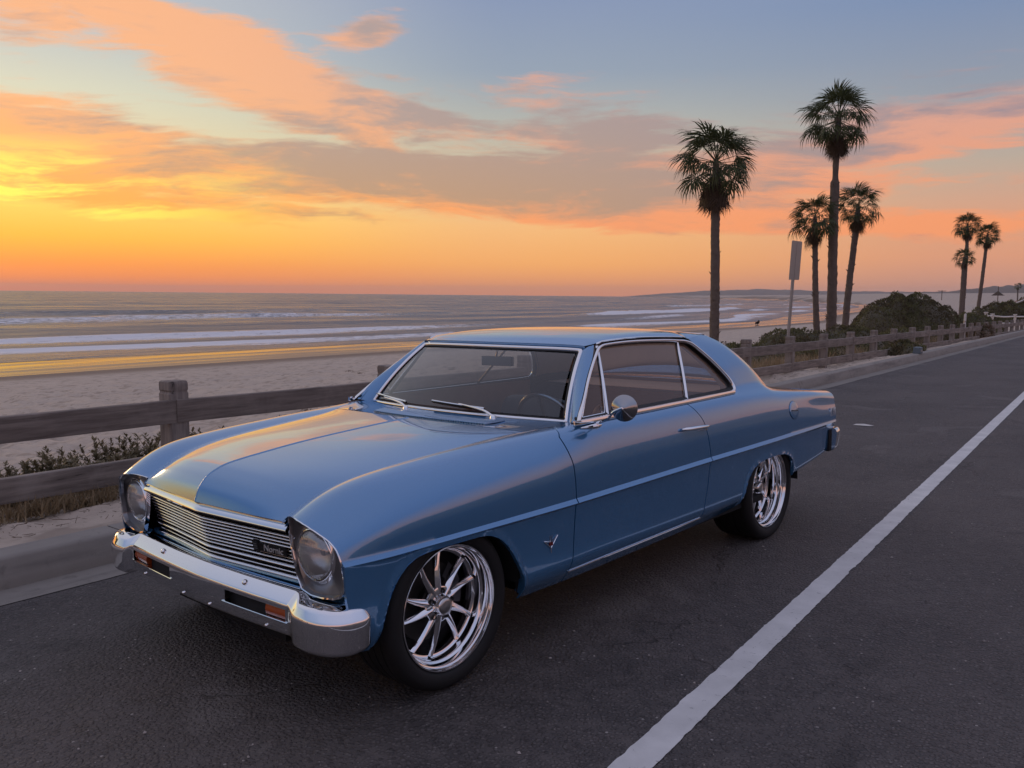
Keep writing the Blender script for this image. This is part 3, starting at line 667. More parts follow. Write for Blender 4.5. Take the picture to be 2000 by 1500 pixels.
# backing panel of the grille cavity
q = np.linspace(-.56, .56, 41)
mb = MB(); mb.grid(np.stack([np.stack([gx(q, z) - .030, q, np.full(41, z)], 1) for z in (.70, .47)])); mb.build('grille_backing', BK, car, True)
grille = [o for o in bpy.data.objects if o.name == 'grille_backing'][0]
def hbar(name, z, h, d, y0=-.535, y1=.545, mat=CH, proud=0.0, parent=car, n=41):
    y = np.linspace(y0, y1, n); x = gx(y, z) + proud
    prof = [(-d, -h / 2), (-.1 * d, -h / 2), (0, -h * .35), (0, -h * .1), (-h * .7, h * .5), (-d, h * .55)]
    P = np.stack([np.stack([x + a, y, np.full(n, z + b)], 1) for a, b in prof])
    return obj(name, *gridvf(P), mat, parent, True, 50)
# header moulding above the grille: broad bright face
y = np.linspace(-.525, .535, 45)
mx = hoodfront(y) - .004
P = np.stack([np.stack([mx + a, y, np.full(45, z)], 1) for a, z in ((-.035, .706), (-.022, .7055), (-.018, .7035), (-.0175, .7005), (-.014, .6995), (.004, .677), (.0055, .672), (.003, .667), (-.006, .664), (-.03, .664))])
obj('grille_header', *gridvf(P), CH, car, True, 40)
for k in range(8): hbar('grille_bar', .641 - .0142 * k, .0056 if k else .0074, .014, proud=.002 if k == 0 else 0.0)
hbar('grille_bar', .522, .0090, .022, proud=.004)
hbar('grille_bar', .499, .0042, .014)
hbar('grille_lower_moulding', .4795, .0090, .03, proud=.004)
for k in range(17):
    yv = -.49 + .062 * k; zt, zb = .636, .528
    a = gx(np.array([yv]), np.array([zt]))[0]; b = gx(np.array([yv]), np.array([zb]))[0]
    mb = MB(); mb.add([(a - .018, yv - .0014, zt), (a - .018, yv + .0014, zt), (b - .018, yv + .0014, zb), (b - .018, yv - .0014, zb), (a - .02, yv - .0014, zt), (a - .02, yv + .0014, zt), (b - .02, yv + .0014, zb), (b - .02, yv - .0014, zb)], [(0, 1, 2, 3), (0, 3, 7, 4), (1, 5, 6, 2)]); mb.build('grille_rib', MAT['caliper_grey'], car, False)
# painted panel below the grille
P = np.stack([np.stack([gx(y, .47) + a, y * 1.14, np.full(45, z)], 1) for a, z in ((-.02, .476), (-.002, .474), (.0, .462), (-.02, .440), (-.05, .40), (-.08, .34))])
obj('front_valance', *gridvf(P), PT, car, True, 50)
# badge with script
def text_mesh(name, body, size, ext, mat, M, parent, shear=0.0, spacing=1.0):
    cu = bpy.data.curves.new(name, 'FONT'); cu.body = body; cu.size = size; cu.extrude = ext; cu.shear = shear; cu.align_x = 'CENTER'; cu.align_y = 'CENTER'; cu.space_character = spacing; cu.resolution_u = 3
    tmp = bpy.data.objects.new(name, cu); COL.objects.link(tmp); dg = bpy.context.evaluated_depsgraph_get(); dg.update()
    me = bpy.data.meshes.new_from_object(tmp.evaluated_get(dg)); bpy.data.objects.remove(tmp); bpy.data.curves.remove(cu)
    me.transform(M); me.materials.clear(); me.materials.append(mat); me.name = name
    return link(bpy.data.objects.new(name, me), parent)
by_, bz_ = .405, .578; bx_ = gx(np.array([by_]), np.array([bz_]))[0]
sl = -.060 / .53
ex = Vector((sl, 1, 0)).normalized(); ez = Vector((.225, 0, 1)).normalized(); en = ex.cross(ez).normalized()
BM = Matrix((ex, ez, en)).transposed().to_4x4(); BM.translation = Vector((bx_, by_, bz_)) + en * .004
mb = MB(); mb.box((0, 0, 0), (.160, .036, .008)); mb.box((-.085, .002, 0), (.034, .040, .010))
V = np.array(mb.V); V = V @ np.array(BM.to_3x3()).T + np.array(BM.translation)
badge = obj('badge', V, mb.F, MAT['black_trim'], car, False)
M2 = BM @ Matrix.Translation((.010, 0, .0046)); text_mesh('badge_script', 'Nornic', .038, .0018, MAT['badge_silver'], M2, badge, shear=.28, spacing=.98)
for k in range(3):
    V = []
    mb = MB(); mb.box((-.087, .010 - .009 * k, .0058), (.022 - .004 * abs(k - 1), .004, .003)); V = np.array(mb.V) @ np.array(BM.to_3x3()).T + np.array(BM.translation); obj('badge_stripe', V, mb.F, MAT['satin_alloy'], badge, False)
# headlights
def headlight(s):
    c = np.array([.497, .660 * s, .602])
    nx = np.array([1.0, .04 * s, -.05]); nx /= np.linalg.norm(nx)
    ey = np.cross([0, 0, 1], nx); ey /= np.linalg.norm(ey); ez_ = np.cross(nx, ey)
    def disc(prof, n=48):
        a = np.linspace(0, 2 * np.pi, n, endpoint=False)
        return np.stack([c + nx * d + r * (np.cos(a)[:, None] * ey + np.sin(a)[:, None] * ez_) for r, d in prof])
    root = None
    # bezel: from the brow line inwards to the lamp ring
    tn = tt[:34]; brow = S(nose(tt), tt)[:np.searchsorted(KAP, 5.2)].copy()
    low = np.array([(.492, .800, .478), (.492, .760, .464), (.495, .700, .456), (.500, .640, .456), (.503, .592, .468), (.506, .566, .52), (.508, .548, .58), (.510, .534, .65)])
    loop = np.vstack([brow, [(.494, .820, .555), (.492, .822, .505)], low]); loop[:, 1] *= s
    L_ = resample(loop, 96, True)
    ang = np.arctan2((L_ - c) @ ez_, (L_ - c) @ ey); order = np.argsort(ang); L_ = L_[order]; ang = ang[order]
    cir = lambda r, d: c + nx * d + r * (np.cos(ang)[:, None] * ey + np.sin(ang)[:, None] * ez_)
    lip = L_ + nx * .006
    inn = lip * .86 + cir(.12, .0) * .14
    rim0 = cir(.104, -.004); rim1 = cir(.098, .002); rim2 = cir(.093, -.006)
    P = np.stack([L_ - nx * .012, L_ + nx * .002, lip, inn, inn * .93 + rim0 * .07 - nx * .016, inn * .35 + rim0 * .65 - nx * .012, rim0, rim1, rim2])
    V, F = gridvf(P, False, True, flip=(s < 0))
    bz = obj('headlight_bezel', V, F, [CH, MAT['bezel_grey']], car, True, 45, fm=[1 if 3 <= i // 96 <= 5 else 0 for i in range(len(F))])
    obj('lamp_ring', *gridvf(disc([(.097, -.004), (.096, .004), (.092, .006), (.089, .001)]), False, True), CH, bz, True, 60)
    # reflector bowl and domed lens
    P = disc([(.0888, -.002), (.084, -.010), (.076, -.021), (.064, -.033), (.050, -.043), (.034, -.051), (.016, -.056), (.001, -.057)])
    obj('lamp_reflector', *gridvf(P, False, True), MAT['lamp_reflector'], bz, True, 70)
    P = disc([(.0892, -.001), (.080, .012), (.062, .021), (.038, .027), (.015, .029), (.0005, .0293)])
    obj('lamp_lens', *gridvf(P, False, True), MAT['lamp_lens'], bz, True, 80)
    P = disc([(.0001, -.034), (.012, -.034), (.014, -.040), (.012, -.058)]); obj('lamp_bulb_shield', *gridvf(P, False, True), MAT['satin_alloy'], bz, True, 60)
def m_refl(t, out):
    return pbsdf(t, (.97, .97, .97), .30, 1.0)
material('lamp_reflector', m_refl)
def m_lens(t, out):
    c = coord(t); sp = t.n('ShaderNodeSeparateXYZ'); t.l(c, sp.inputs[0])
    w = t.math('ADD', t.math('SINE', t.math('MULTIPLY', sp.outputs[1], 520.0)), t.math('MULTIPLY', t.math('SINE', t.math('MULTIPLY', sp.outputs[2], 210.0)), .8))
    nm = bump(t, w, .25, .002)
    tr = t.n('ShaderNodeBsdfTransparent'); tr.inputs[0].default_value = (.93, .94, .95, 1)
    df = t.n('ShaderNodeBsdfTranslucent'); df.inputs[0].default_value = (.9, .9, .92, 1); d2 = t.n('ShaderNodeBsdfDiffuse'); d2.inputs[0].default_value = (.92, .91, .90, 1); t.l(nm, d2.inputs['Normal'])
    m0 = t.n('ShaderNodeMixShader'); m0.inputs[0].default_value = .22; t.l(tr.outputs[0], m0.inputs[1]); t.l(d2.outputs[0], m0.inputs[2])
    g = t.n('ShaderNodeBsdfGlossy'); g.inputs['Roughness'].default_value = .06; t.l(nm, g.inputs['Normal'])
    fr = t.n('ShaderNodeFresnel'); fr.inputs[0].default_value = 1.55
    mx = t.n('ShaderNodeMixShader'); t.l(t.math('ADD', fr.outputs[0], .20, clamp=True), mx.inputs[0]); t.l(m0.outputs[0], mx.inputs[1]); t.l(g.outputs[0], mx.inputs[2]); return mx.outputs[0]
material('lamp_lens', m_lens)
for s in (1, -1): headlight(s)
# ------------------------------------------------------------------ front bumper
def rounded(prof, r=.006, n=4):
    """round the corners of an open (a, b) profile"""
    p = np.asarray(prof, float); out = [p[0]]
    for i in range(1, len(p) - 1):
        a = p[i - 1] - p[i]; b = p[i + 1] - p[i]; la, lb = np.linalg.norm(a), np.linalg.norm(b); rr = min(r, la * .45, lb * .45)
        a = p[i] + a / la * rr; b = p[i] + b / lb * rr
        for k in range(n + 1):
            t_ = k / n; out.append((1 - t_) ** 2 * a + 2 * t_ * (1 - t_) * p[i] + t_ ** 2 * b)
    out.append(p[-1]); return np.array(out)
def loft(path, prof, dz=None):
    """path: (x, y) with outward normals in plan; prof: (out, z)"""
    path = np.asarray(path, float); T = np.gradient(path, axis=0); T /= np.linalg.norm(T, axis=1)[:, None]
    N = np.stack([T[:, 1], -T[:, 0]], 1)
    if N[len(N) // 2, 0] < 0: N = -N
    P = np.stack([np.stack([path[:, 0] + N[:, 0] * o_, path[:, 1] + N[:, 1] * o_, np.full(len(path), z_)], 1) for o_, z_ in prof])
    if dz is not None: P[..., 2] += dz[None]
    return P
yc_ = np.linspace(-.60, .60, 81); cx = .562 - .030 * (np.abs(yc_) / .60) ** 1.5
slotz = (.362, .402)
prof_up = rounded([(-.05, .462), (-.012, .466), (.030, .422), (.031, .404)], .008)
prof_lo = rounded([(.031, .360), (.026, .312), (.012, .302), (-.04, .302)], .008)
mid = np.array([(.031, .404), (.0312, .398), (.0312, .368), (.031, .360)])
bump_mb = MB()
path = np.stack([cx, yc_], 1)
bump_mb.grid(loft(path, prof_up)); bump_mb.grid(loft(path, prof_lo))
Pm = loft(path, mid)
sl_in = lambda yv: .205 < abs(yv) < .572
keep = [j for j in range(80) if not sl_in((yc_[j] + yc_[j + 1]) / 2)]
for j in keep: bump_mb.add(Pm[:, j:j + 2].reshape(-1, 3), [(2 * i, 2 * i + 1, 2 * i + 3, 2 * i + 2) for i in range(3)])
# slot returns (box walls going back)
for s in (1, -1):
    ys = np.array([v for v in yc_ if .19 < abs(v) < .585 and v * s > 0])
    ys = ys[(abs(ys) >= .205 - .016) & (abs(ys) <= .572 + .016)]
    xs = np.interp(ys, yc_, cx)
    for z_ in (.404, .360):
        a = np.stack([xs + .031, ys, np.full(len(ys), z_)], 1); bump_mb.grid(np.stack([a, a + [-.05, 0, 0]]))
bp = bump_mb.build('front_bumper', CH, car, True, 40)
for s in (1, -1):
    ys = np.linspace(.20, .58, 12) * s; xs = np.interp(ys, yc_, cx)
    P = np.stack([np.stack([xs + .002, ys, np.full(12, z_)], 1) for z_ in (.405, .359)]); obj('bumper_slot', *gridvf(P), BK, bp, True)
    ys = np.linspace(.452, .572, 12) * s; xs = np.interp(ys, yc_, cx)
    prof = rounded([(.0, .402), (.022, .401), (.026, .381), (.022, .362), (.0, .361)], .004)
    P = np.stack([np.stack([xs + a, ys, np.full(12, z_)], 1) for a, z_ in prof]); mb = MB(); mb.grid(P)
    for e in (P[:, 0], P[:, -1]): mb.add(e, [tuple(range(len(e)))])
    mb.build('turn_signal', MAT['amber_lens'], bp, True, 40)
    ys = np.linspace(.195, .585, 20) * s; xs = np.interp(ys, yc_, cx); mb = MB(); mb.tube(np.stack([xs + .033, ys, np.full(20, .3585)], 1), .0028, 6); mb.build('slot_trim', CH, bp)
    for yv, zv, rr in ((.31, .447, .011),):
        c = np.array([np.interp(yv, yc_, cx) + .010, yv * s, zv]); n3 = np.array([.70, 0, .71]); a = np.linspace(0, 2 * np.pi, 16, endpoint=False); e1 = np.array([0, 1.0, 0]); e2 = np.cross(n3, e1)
        P = np.stack([c + n3 * d + r_ * (np.cos(a)[:, None] * e1 + np.sin(a)[:, None] * e2) for r_, d in ((rr, -.006), (rr, .002), (rr * .8, .005), (rr * .4, .0065), (.0005, .007))]); obj('bumper_bolt', *gridvf(P, False, True), CH, bp, True, 60)
    for yv in (.10, .46):
        c = np.array([np.interp(yv, yc_, cx) + .030, yv * s, .322]); a = np.linspace(0, 2 * np.pi, 10, endpoint=False)
        P = np.stack([np.stack([np.full(10, c[0] + d), c[1] + r_ * np.cos(a), c[2] + r_ * np.sin(a)], 1) for r_, d in ((.006, -.006), (.006, .002), (.003, .004), (.0003, .0045))]); obj('bumper_bolt', *gridvf(P, False, True), CH, bp, True, 60)
    # wrap-round end
    wp = np.array([(.5335, .583), (.537, .61), (.545, .66), (.547, .70), (.540, .745), (.522, .785), (.498, .808), (.472, .818), (.446, .820), (.428, .812), (.420, .796)]); wp = smoothline(wp, 60)
    prw = rounded([(-.055, .444), (-.022, .452), (.018, .442), (.040, .404), (.042, .388), (.037, .298), (.024, .285), (-.03, .285)], .014, 6)
    prc = rounded([(-.05, .462), (-.030, .4645), (-.012, .466), (.0305, .4225), (.0315, .404), (.0265, .312), (.012, .3015), (-.03, .3015)], .009, 6)
    fs = sstep(wp[:, 1], .588, .650); fs[np.argmax(wp[:, 1]):] = 1.0
    Pw = loft(wp, prc) * (1 - fs)[None, :, None] + loft(wp, prw) * fs[None, :, None]; mb = MB()
    taper = np.interp(np.linspace(0, 1, 60), [0, .80, 1], [1, 1, .90])
    Pw[..., 2] = .37 + (Pw[..., 2] - .37) * taper[None]
    Pw[..., 1] *= s
    mb.grid(Pw, flip=(s < 0))
    mb.add(Pw[:, 0], [tuple(range(Pw.shape[0]))]); mb.add(Pw[:, -1], [tuple(range(Pw.shape[0]))])
    w_ = mb.build('bumper_end', CH, bp, True, 45)
    mb = MB(); a = np.linspace(0, 2 * np.pi, 14, endpoint=False)
    cc = np.array([.545, .735 * s, .4475]); P = np.stack([np.stack([cc[0] + .008 * k_ * np.sin(a), cc[1] + .026 * k_ * np.cos(a), np.full(14, cc[2] + d)], 1) for k_, d in ((1.0, .002), (.9, .006), (.55, .006), (.5, .003))]); obj('bumper_plug', *gridvf(P, False, True), MAT['satin_alloy'], bp, True, 50)
    # filler between bumper and body
    mb = MB(); P = np.stack([np.stack([np.linspace(.48, .44, 10) + a, np.linspace(.56, .83, 10) * s, np.full(10, z_)], 1) for a, z_ in ((.0, .478), (.02, .462), (.01, .44))]); mb.grid(P); mb.build('bumper_filler', PT, car)
# ------------------------------------------------------------------ rear bumper
yb = np.linspace(-.80, .80, 41); xb = -3.845 + .02 * (np.abs(yb) / .8) ** 4
for nm in ('rear_bumper',):
    pr = rounded([(.03, .598), (-.018, .602), (-.052, .565), (-.050, .50), (-.02, .448), (.03, .448)], .012)
    P = np.stack([np.stack([xb + a, yb, np.full(41, z_)], 1) for a, z_ in pr]); mb = MB(); mb.grid(P, flip=True); rb = mb.build(nm, CH, car, True, 45)
for s in (1, -1):
    wp = smoothline([(-3.825, .795), (-3.815, .835), (-3.79, .858), (-3.745, .866), (-3.705, .868)], 20)
    pr = rounded([(-.03, .598), (.010, .602), (.026, .575), (.014, .470), (.004, .446), (-.03, .446)], .012)
    T = np.gradient(wp, axis=0); T /= np.linalg.norm(T, axis=1)[:, None]; N = np.stack([T[:, 1], -T[:, 0]], 1); N = -N if N[0, 0] > 0 else N
    P = np.stack([np.stack([wp[:, 0] + N[:, 0] * a, (wp[:, 1] + N[:, 1] * a) * s, np.full(20, z_)], 1) for a, z_ in pr]); mb = MB(); mb.grid(P, flip=(s > 0)); mb.add(P[:, -1], [tuple(range(P.shape[0]))]); mb.build('bumper_end', CH, rb, True, 45)
    mb = MB(); mb.box((-3.70, .835 * s, .515), (.05, .03, .15)); mb.build('bumper_gap_seal', BK, car, False)
# ------------------------------------------------------------------ side glass and mouldings
OS = np.vstack([smoothline(OPEN[:5], 40), smoothline(OPEN[4:9], 40)[1:], smoothline(OPEN[8:], 70)[1:], smoothline([OPEN[-1], OPEN[0]], 12)[1:-1]])
OS = resample(OS, 260, True)
def side_loop(w):
    l3 = np.stack([OS[:, 0], np.zeros(260), OS[:, 1]], 1)
    if w: l3 = inset(l3, w, (0, 1, 0))
    return l3[:, [0, 2]]
glassOut = side_loop(.028)
def zb_(x): return np.interp(-x, [.83, 1.0, 1.5, 2.0, 2.36], [.934, .936, .941, .948, .955])
for s in (1, -1):
    A = gp(side_loop(0), .006) * [1, s, 1]; B_ = gp(side_loop(.013), .005) * [1, s, 1]; C_ = gp(side_loop(.028), -.020) * [1, s, 1]
    nv = np.array([0, .87 * s, .5])
    band('side_window_trim', A, B_, CH, nvec=nv, th=.005)
    V, F = gridvf(np.stack([gp(side_loop(.011), -.002), gp(side_loop(.020), -.006), gp(side_loop(.024), -.022)]) * [1, s, 1], False, True); obj('side_window_seal', V, F, MAT['black_rubber'], car, True, 50)
    # belt moulding
    xb_ = np.linspace(-.80, -2.36, 60); a = np.stack([xb_, yg(zb_(xb_)) + .007, zb_(xb_)], 1)
    P = np.stack([a + [0, -.004, .014], a + [0, .002, .013], a + [0, .0055, .004], a + [0, .006, -.006], a + [0, .001, -.010]]) * [1, s, 1]
    mb = MB(); mb.grid(P); mb.add(P[:, 0], [tuple(range(5))]); mb.build('belt_moulding', CH, car, True, 50)
    # panes: vent, door, quarter (each trimmed by its divider)
    poly = side_loop(.020); top_z = lambda x: np.interp(-x, -poly[130::-1, 0] if False else np.sort(-poly[(poly[:, 1] > .97)][:, 0]), poly[(poly[:, 1] > .97)][np.argsort(-poly[(poly[:, 1] > .97)][:, 0])][:, 1])
    div1 = lambda z: np.interp(z, [.94, 1.27], [-1.088, -1.262]); div2 = lambda z: np.interp(z, [.945, 1.27], [-1.835, -2.035])
    def xlim(z):                                   # front / rear limits of the opening at height z
        fr = np.interp(z, [.934, 1.023, 1.124, 1.204, 1.258, 1.27], [-.855, -.950, -1.070, -1.180, -1.262, -1.32]); re = np.interp(z, [.955, .985, 1.015, 1.07, 1.142, 1.21, 1.25], [-2.330, -2.345, -2.335, -2.295, -2.225, -2.145, -2.09]); return fr, re
    zz = np.linspace(.937, 1.262, 24); fr, re = xlim(zz); fr = np.maximum(fr, div1(zz)); re = np.minimum(re, div2(zz))
    for nm, xa, xb2, off in (('vent_window', fr, div1(zz), -.014), ('door_window', div1(zz), div2(zz), -.020), ('quarter_window', div2(zz), re, -.022)):
        P = np.stack([np.stack([xa * (1 - u) + xb2 * u, (yg(zz) + off), zz], 1) for u in np.linspace(0, 1, 12)], 1) * [1, s, 1]
        obj(nm, *gridvf(P), MAT['side_glass'], car, True, None)
    for dv, z1, w in ((div1, 1.262, .0075), (div2, 1.266, .0065)):
        z = np.linspace(.938, z1, 14); c = np.stack([dv(z), yg(z) - .008, z], 1)
        P = np.stack([c + [w, -.012, 0], c + [w, 0, 0], c + [w * .5, .005, 0], c + [-w * .5, .005, 0], c + [-w, 0, 0], c + [-w, -.012, 0]]) * [1, s, 1]; obj('window_divider', *gridvf(P), CH, car, True, 50)
        P = np.stack([c + [w + .008, -.006, 0], c + [w, -.004, 0]]) * [1, s, 1]; obj('divider_seal', *gridvf(P), MAT['black_rubber'], car)
    # vent window frame and latch
    vf = np.array([(-.895, .953), (-1.075, .957), (-1.10, 1.0), (-1.243, 1.24), (-1.235, 1.236), (-1.06, 1.104), (-.96, 1.015)]); l3 = gp(resample(vf, 60, True), -.008) * [1, s, 1]
    V, F = tubevf(np.vstack([l3, l3[:1]]), .0035, 6, False); obj('vent_window_frame', V, F, CH, car)
    mb = MB(); mb.box((-1.062, (yg(.972) - .012) * s, .972), (.012, .01, .03)); mb.build('vent_latch', CH, car, False)
    # reveal at the back of the opening, black put in for its trim shading
    zq = np.linspace(.957, 1.262, 22); f2, r2 = xlim(zq); op_r = np.interp(zq, [.955, .985, 1.015, 1.07, 1.142, 1.21, 1.254], [-2.37, -2.392, -2.388, -2.352, -2.288, -2.208, -2.145])
    P = np.stack([np.stack([op_r, yg(zq) - .006, zq], 1), np.stack([r2 - .004, yg(zq) - .050, zq], 1), np.stack([r2 + .02, yg(zq) - .055, zq], 1)]) * [1, s, 1]; obj('window_reveal', *gridvf(P), MAT['black_trim'], car, True, 60)
    # sill strip
    xs = np.linspace(-.70, -1.875, 40); ts = np.array([np.argmin(abs(S(np.full(NR, x), tt)[:, 2] - np.interp(-x, [.7, 1.87], [.296, .312]))) for x in xs]).astype(float); c = S(xs, ts) + [0, .002, 0]
    mb = MB(); mb.grid(np.stack([c + [0, -.001, .0035], c + [0, .004, .002], c + [0, .004, -.002], c + [0, -.001, -.004]]) * [1, s, 1]); mb.build('sill_moulding', CH, car)
    # drip rail
    rl_ = np.stack([rail[20:300, 0], rail[20:300, 1] + .003, rail[20:300, 2] - .002], 1)[::6] * [1, s, 1]; V, F = tubevf(rl_, .0045, 6); obj('drip_rail', V, F, CH, car)
    # door handle
    zh = .820; yh = .852
    pts = smoothline([(-1.655, yh + .004, .8195), (-1.672, yh + .020, .8205), (-1.70, yh + .030, .8205), (-1.80, yh + .034, .8185), (-1.872, yh + .030, .8155), (-1.895, yh + .022, .814)], 24) * [1, s, 1]
    mb = MB(); V, F = tubevf(pts, np.interp(np.linspace(0, 1, 24), [0, .1, .6, 1], [.006, .013, .013, .010]), 10, True, .8); mb.add(V, F)
    mb.box((-1.868, (yh + .012) * s, .806), (.030, .03, .024)); mb.build('door_handle', CH, car, True, 50)
    a = np.linspace(0, 2 * np.pi, 16, endpoint=False); P = np.stack([np.stack([-1.849 + r_ * np.cos(a), np.full(16, (.8535 + d) * s), .7565 + r_ * np.sin(a)], 1) for r_, d in ((.013, -.004), (.013, .004), (.009, .006), (.008, .003), (.0005, .003))]); obj('door_lock', *gridvf(P, False, True), CH, car, True, 50)
# fuel flap outline and mirror on the driver's side
fc = np.array([-3.07, 0, .787]); a = np.linspace(0, 2 * np.pi, 40, endpoint=False)
tq_ = lambda x, z: float(np.argmin(abs(S(np.full(NR * 4, x), np.linspace(0, NR - 1, NR * 4))[:, 2] - z))) / (NR * 4 - 1) * (NR - 1)
def on_side(x, z): return S(np.array([x]), np.array([tq_(x, z)]))[0]
loop = np.array([on_side(fc[0] + .073 * math.cos(q_), fc[2] + .056 * math.sin(q_)) for q_ in a])
cen = on_side(fc[0], fc[2]); rings = np.stack([cen + (loop - cen) * k_ + [0, d, 0] for k_, d in ((1.0, .0005), (.985, .0035), (.90, .005), (.5, .006), (.02, .006))]); ff = obj('fuel_flap', *gridvf(rings, False, True), PT, car, True, 60)
g0 = np.stack([cen + (loop - cen) * k_ + [0, .0012, 0] for k_ in (1.035, .99)]); obj('flap_gap', *gridvf(g0, False, True), BK, ff)
mb = MB(); mb.tube([on_side(-3.02, .789) + [0, .008, 0], on_side(-3.115, .785) + [0, .008, 0]], .0035, 6); mb.build('flap_finger_pull', MAT['black_trim'], ff)
mroot = MB(); mc = np.array([-.985, .945, 1.000]); ax_m = np.array([.93, .36, .02]); ax_m /= np.linalg.norm(ax_m); e1 = np.cross([0, 0, 1], ax_m); e1 /= np.linalg.norm(e1); e2 = np.cross(ax_m, e1)
a = np.linspace(0, 2 * np.pi, 48, endpoint=False); disc_m = lambda pr: np.stack([mc + ax_m * d + r_ * (np.cos(a)[:, None] * e1 + np.sin(a)[:, None] * e2) for r_, d in pr])
mroot.grid(disc_m([(.001, .034), (.008, .033), (.016, .029), (.045, .012), (.058, .004), (.061, .000), (.061, -.006), (.056, -.010)]), 0, False, True)
mir = mroot.build('door_mirror', MAT['dark_chrome'], car, True, 60)
obj('mirror_glass', *gridvf(disc_m([(.057, -.009), (.001, -.009)]), False, True), MAT['polished_alloy'], mir)
bt = on_side(-.905, .915); arm = smoothline([on_side(-.955, .918) + [0, .010, .006], (-.950, .880, .950), (-.945, .915, .985), mc + ax_m * .045 + [0, 0, .004], mc + ax_m * .028], 18)
mb = MB(); mb.tube(arm, .0065, 8); mb.build('mirror_arm', CH, mir)
base = np.array([on_side(x, .912) for x in np.linspace(-.845, -.985, 12)]); mb = MB(); mb.tube(base + [0, .004, 0], np.interp(np.linspace(0, 1, 12), [0, .5, .8, 1], [.003, .011, .014, .006]), 10, True, .8); mb.build('mirror_foot', CH, mir)
# fender emblem: a V with crossed flags
ec = on_side(-.56, .457) + [0, .003, 0]
mb = MB()
def stick(p, q_, w): 
    mb.tube([ec + [p[0] * .68, 0, p[1] * .68], ec + [q_[0] * .68, .002, q_[1] * .68]], [w * .72, w * .42], 5)
stick((0, -.030), (.068, .022), .0045); stick((0, -.030), (-.064, .040), .0045); stick((.0, -.028), (0, -.062), .0035); stick((.008, .01), (.014, .052), .003); stick((-.010, .008), (-.006, .050), .003); stick((.068, .022), (.02, .012), .0035); stick((-.064, .040), (-.02, .014), .0035)
em = mb.build('fender_emblem', CH, car)
mb = MB(); mb.box(ec + [-.006, .001, -.003], (.009, .005, .015)); mb.box(ec + [.007, .001, -.002], (.009, .005, .014)); mb.build('emblem_inlay', MAT['badge_red'], em, False)
# quarter script
qc = on_side(-3.752, .708); M3 = Matrix(((-1, 0, 0, qc[0]), (0, 0, 1, qc[1] + .003), (0, 1, 0, qc[2]), (0, 0, 0, 1)))
text_mesh('quarter_script', 'ITI', .082, .003, MAT['badge_silver'], M3, car, shear=.12)
# wipers
for (px_, ang_) in ((.355, 1), (-.245, 1)):
    pv = np.array([wsbase(np.array([px_]))[0, 0] + .045, px_, .936])
    tip = np.array([-.802, px_ - .275, .968]) if px_ > 0 else np.array([-.802, px_ - .245, .962])
    mb = MB(); mb.tube(smoothline([pv, pv + (tip - pv) * .25 + [0, 0, .014], tip + [0, 0, .006]], 10), np.linspace(.007, .0035, 10), 8)
    a = np.linspace(0, 2 * np.pi, 14, endpoint=False); mb.grid(np.stack([np.stack([pv[0] + r_ * np.cos(a), pv[1] + r_ * np.sin(a), np.full(14, pv[2] + d)], 1) for r_, d in ((.016, -.016), (.014, .002), (.009, .008), (.0005, .009))]), 0, False, True)
    wa = mb.build('wiper', CH, car, True, 50)
    yb0 = np.linspace(tip[1] - .20, tip[1] + .17, 16); zb0 = np.interp(yb0, [tip[1] - .2, tip[1] + .17], [tip[2] + .002, tip[2] - .010])
    xb0 = -.768 - .245 * yb0 ** 2 - (zb0 - .926) * 1.28 + .016
    mb = MB(); mb.tube(np.stack([xb0, yb0, zb0], 1), .0055, 6); mb.build('wiper_blade', MAT['black_rubber'], wa)
    mb = MB(); mb.tube(np.stack([xb0 + .004, yb0, zb0 + .006], 1), .0045, 6); mb.build('blade_holder', CH, wa)
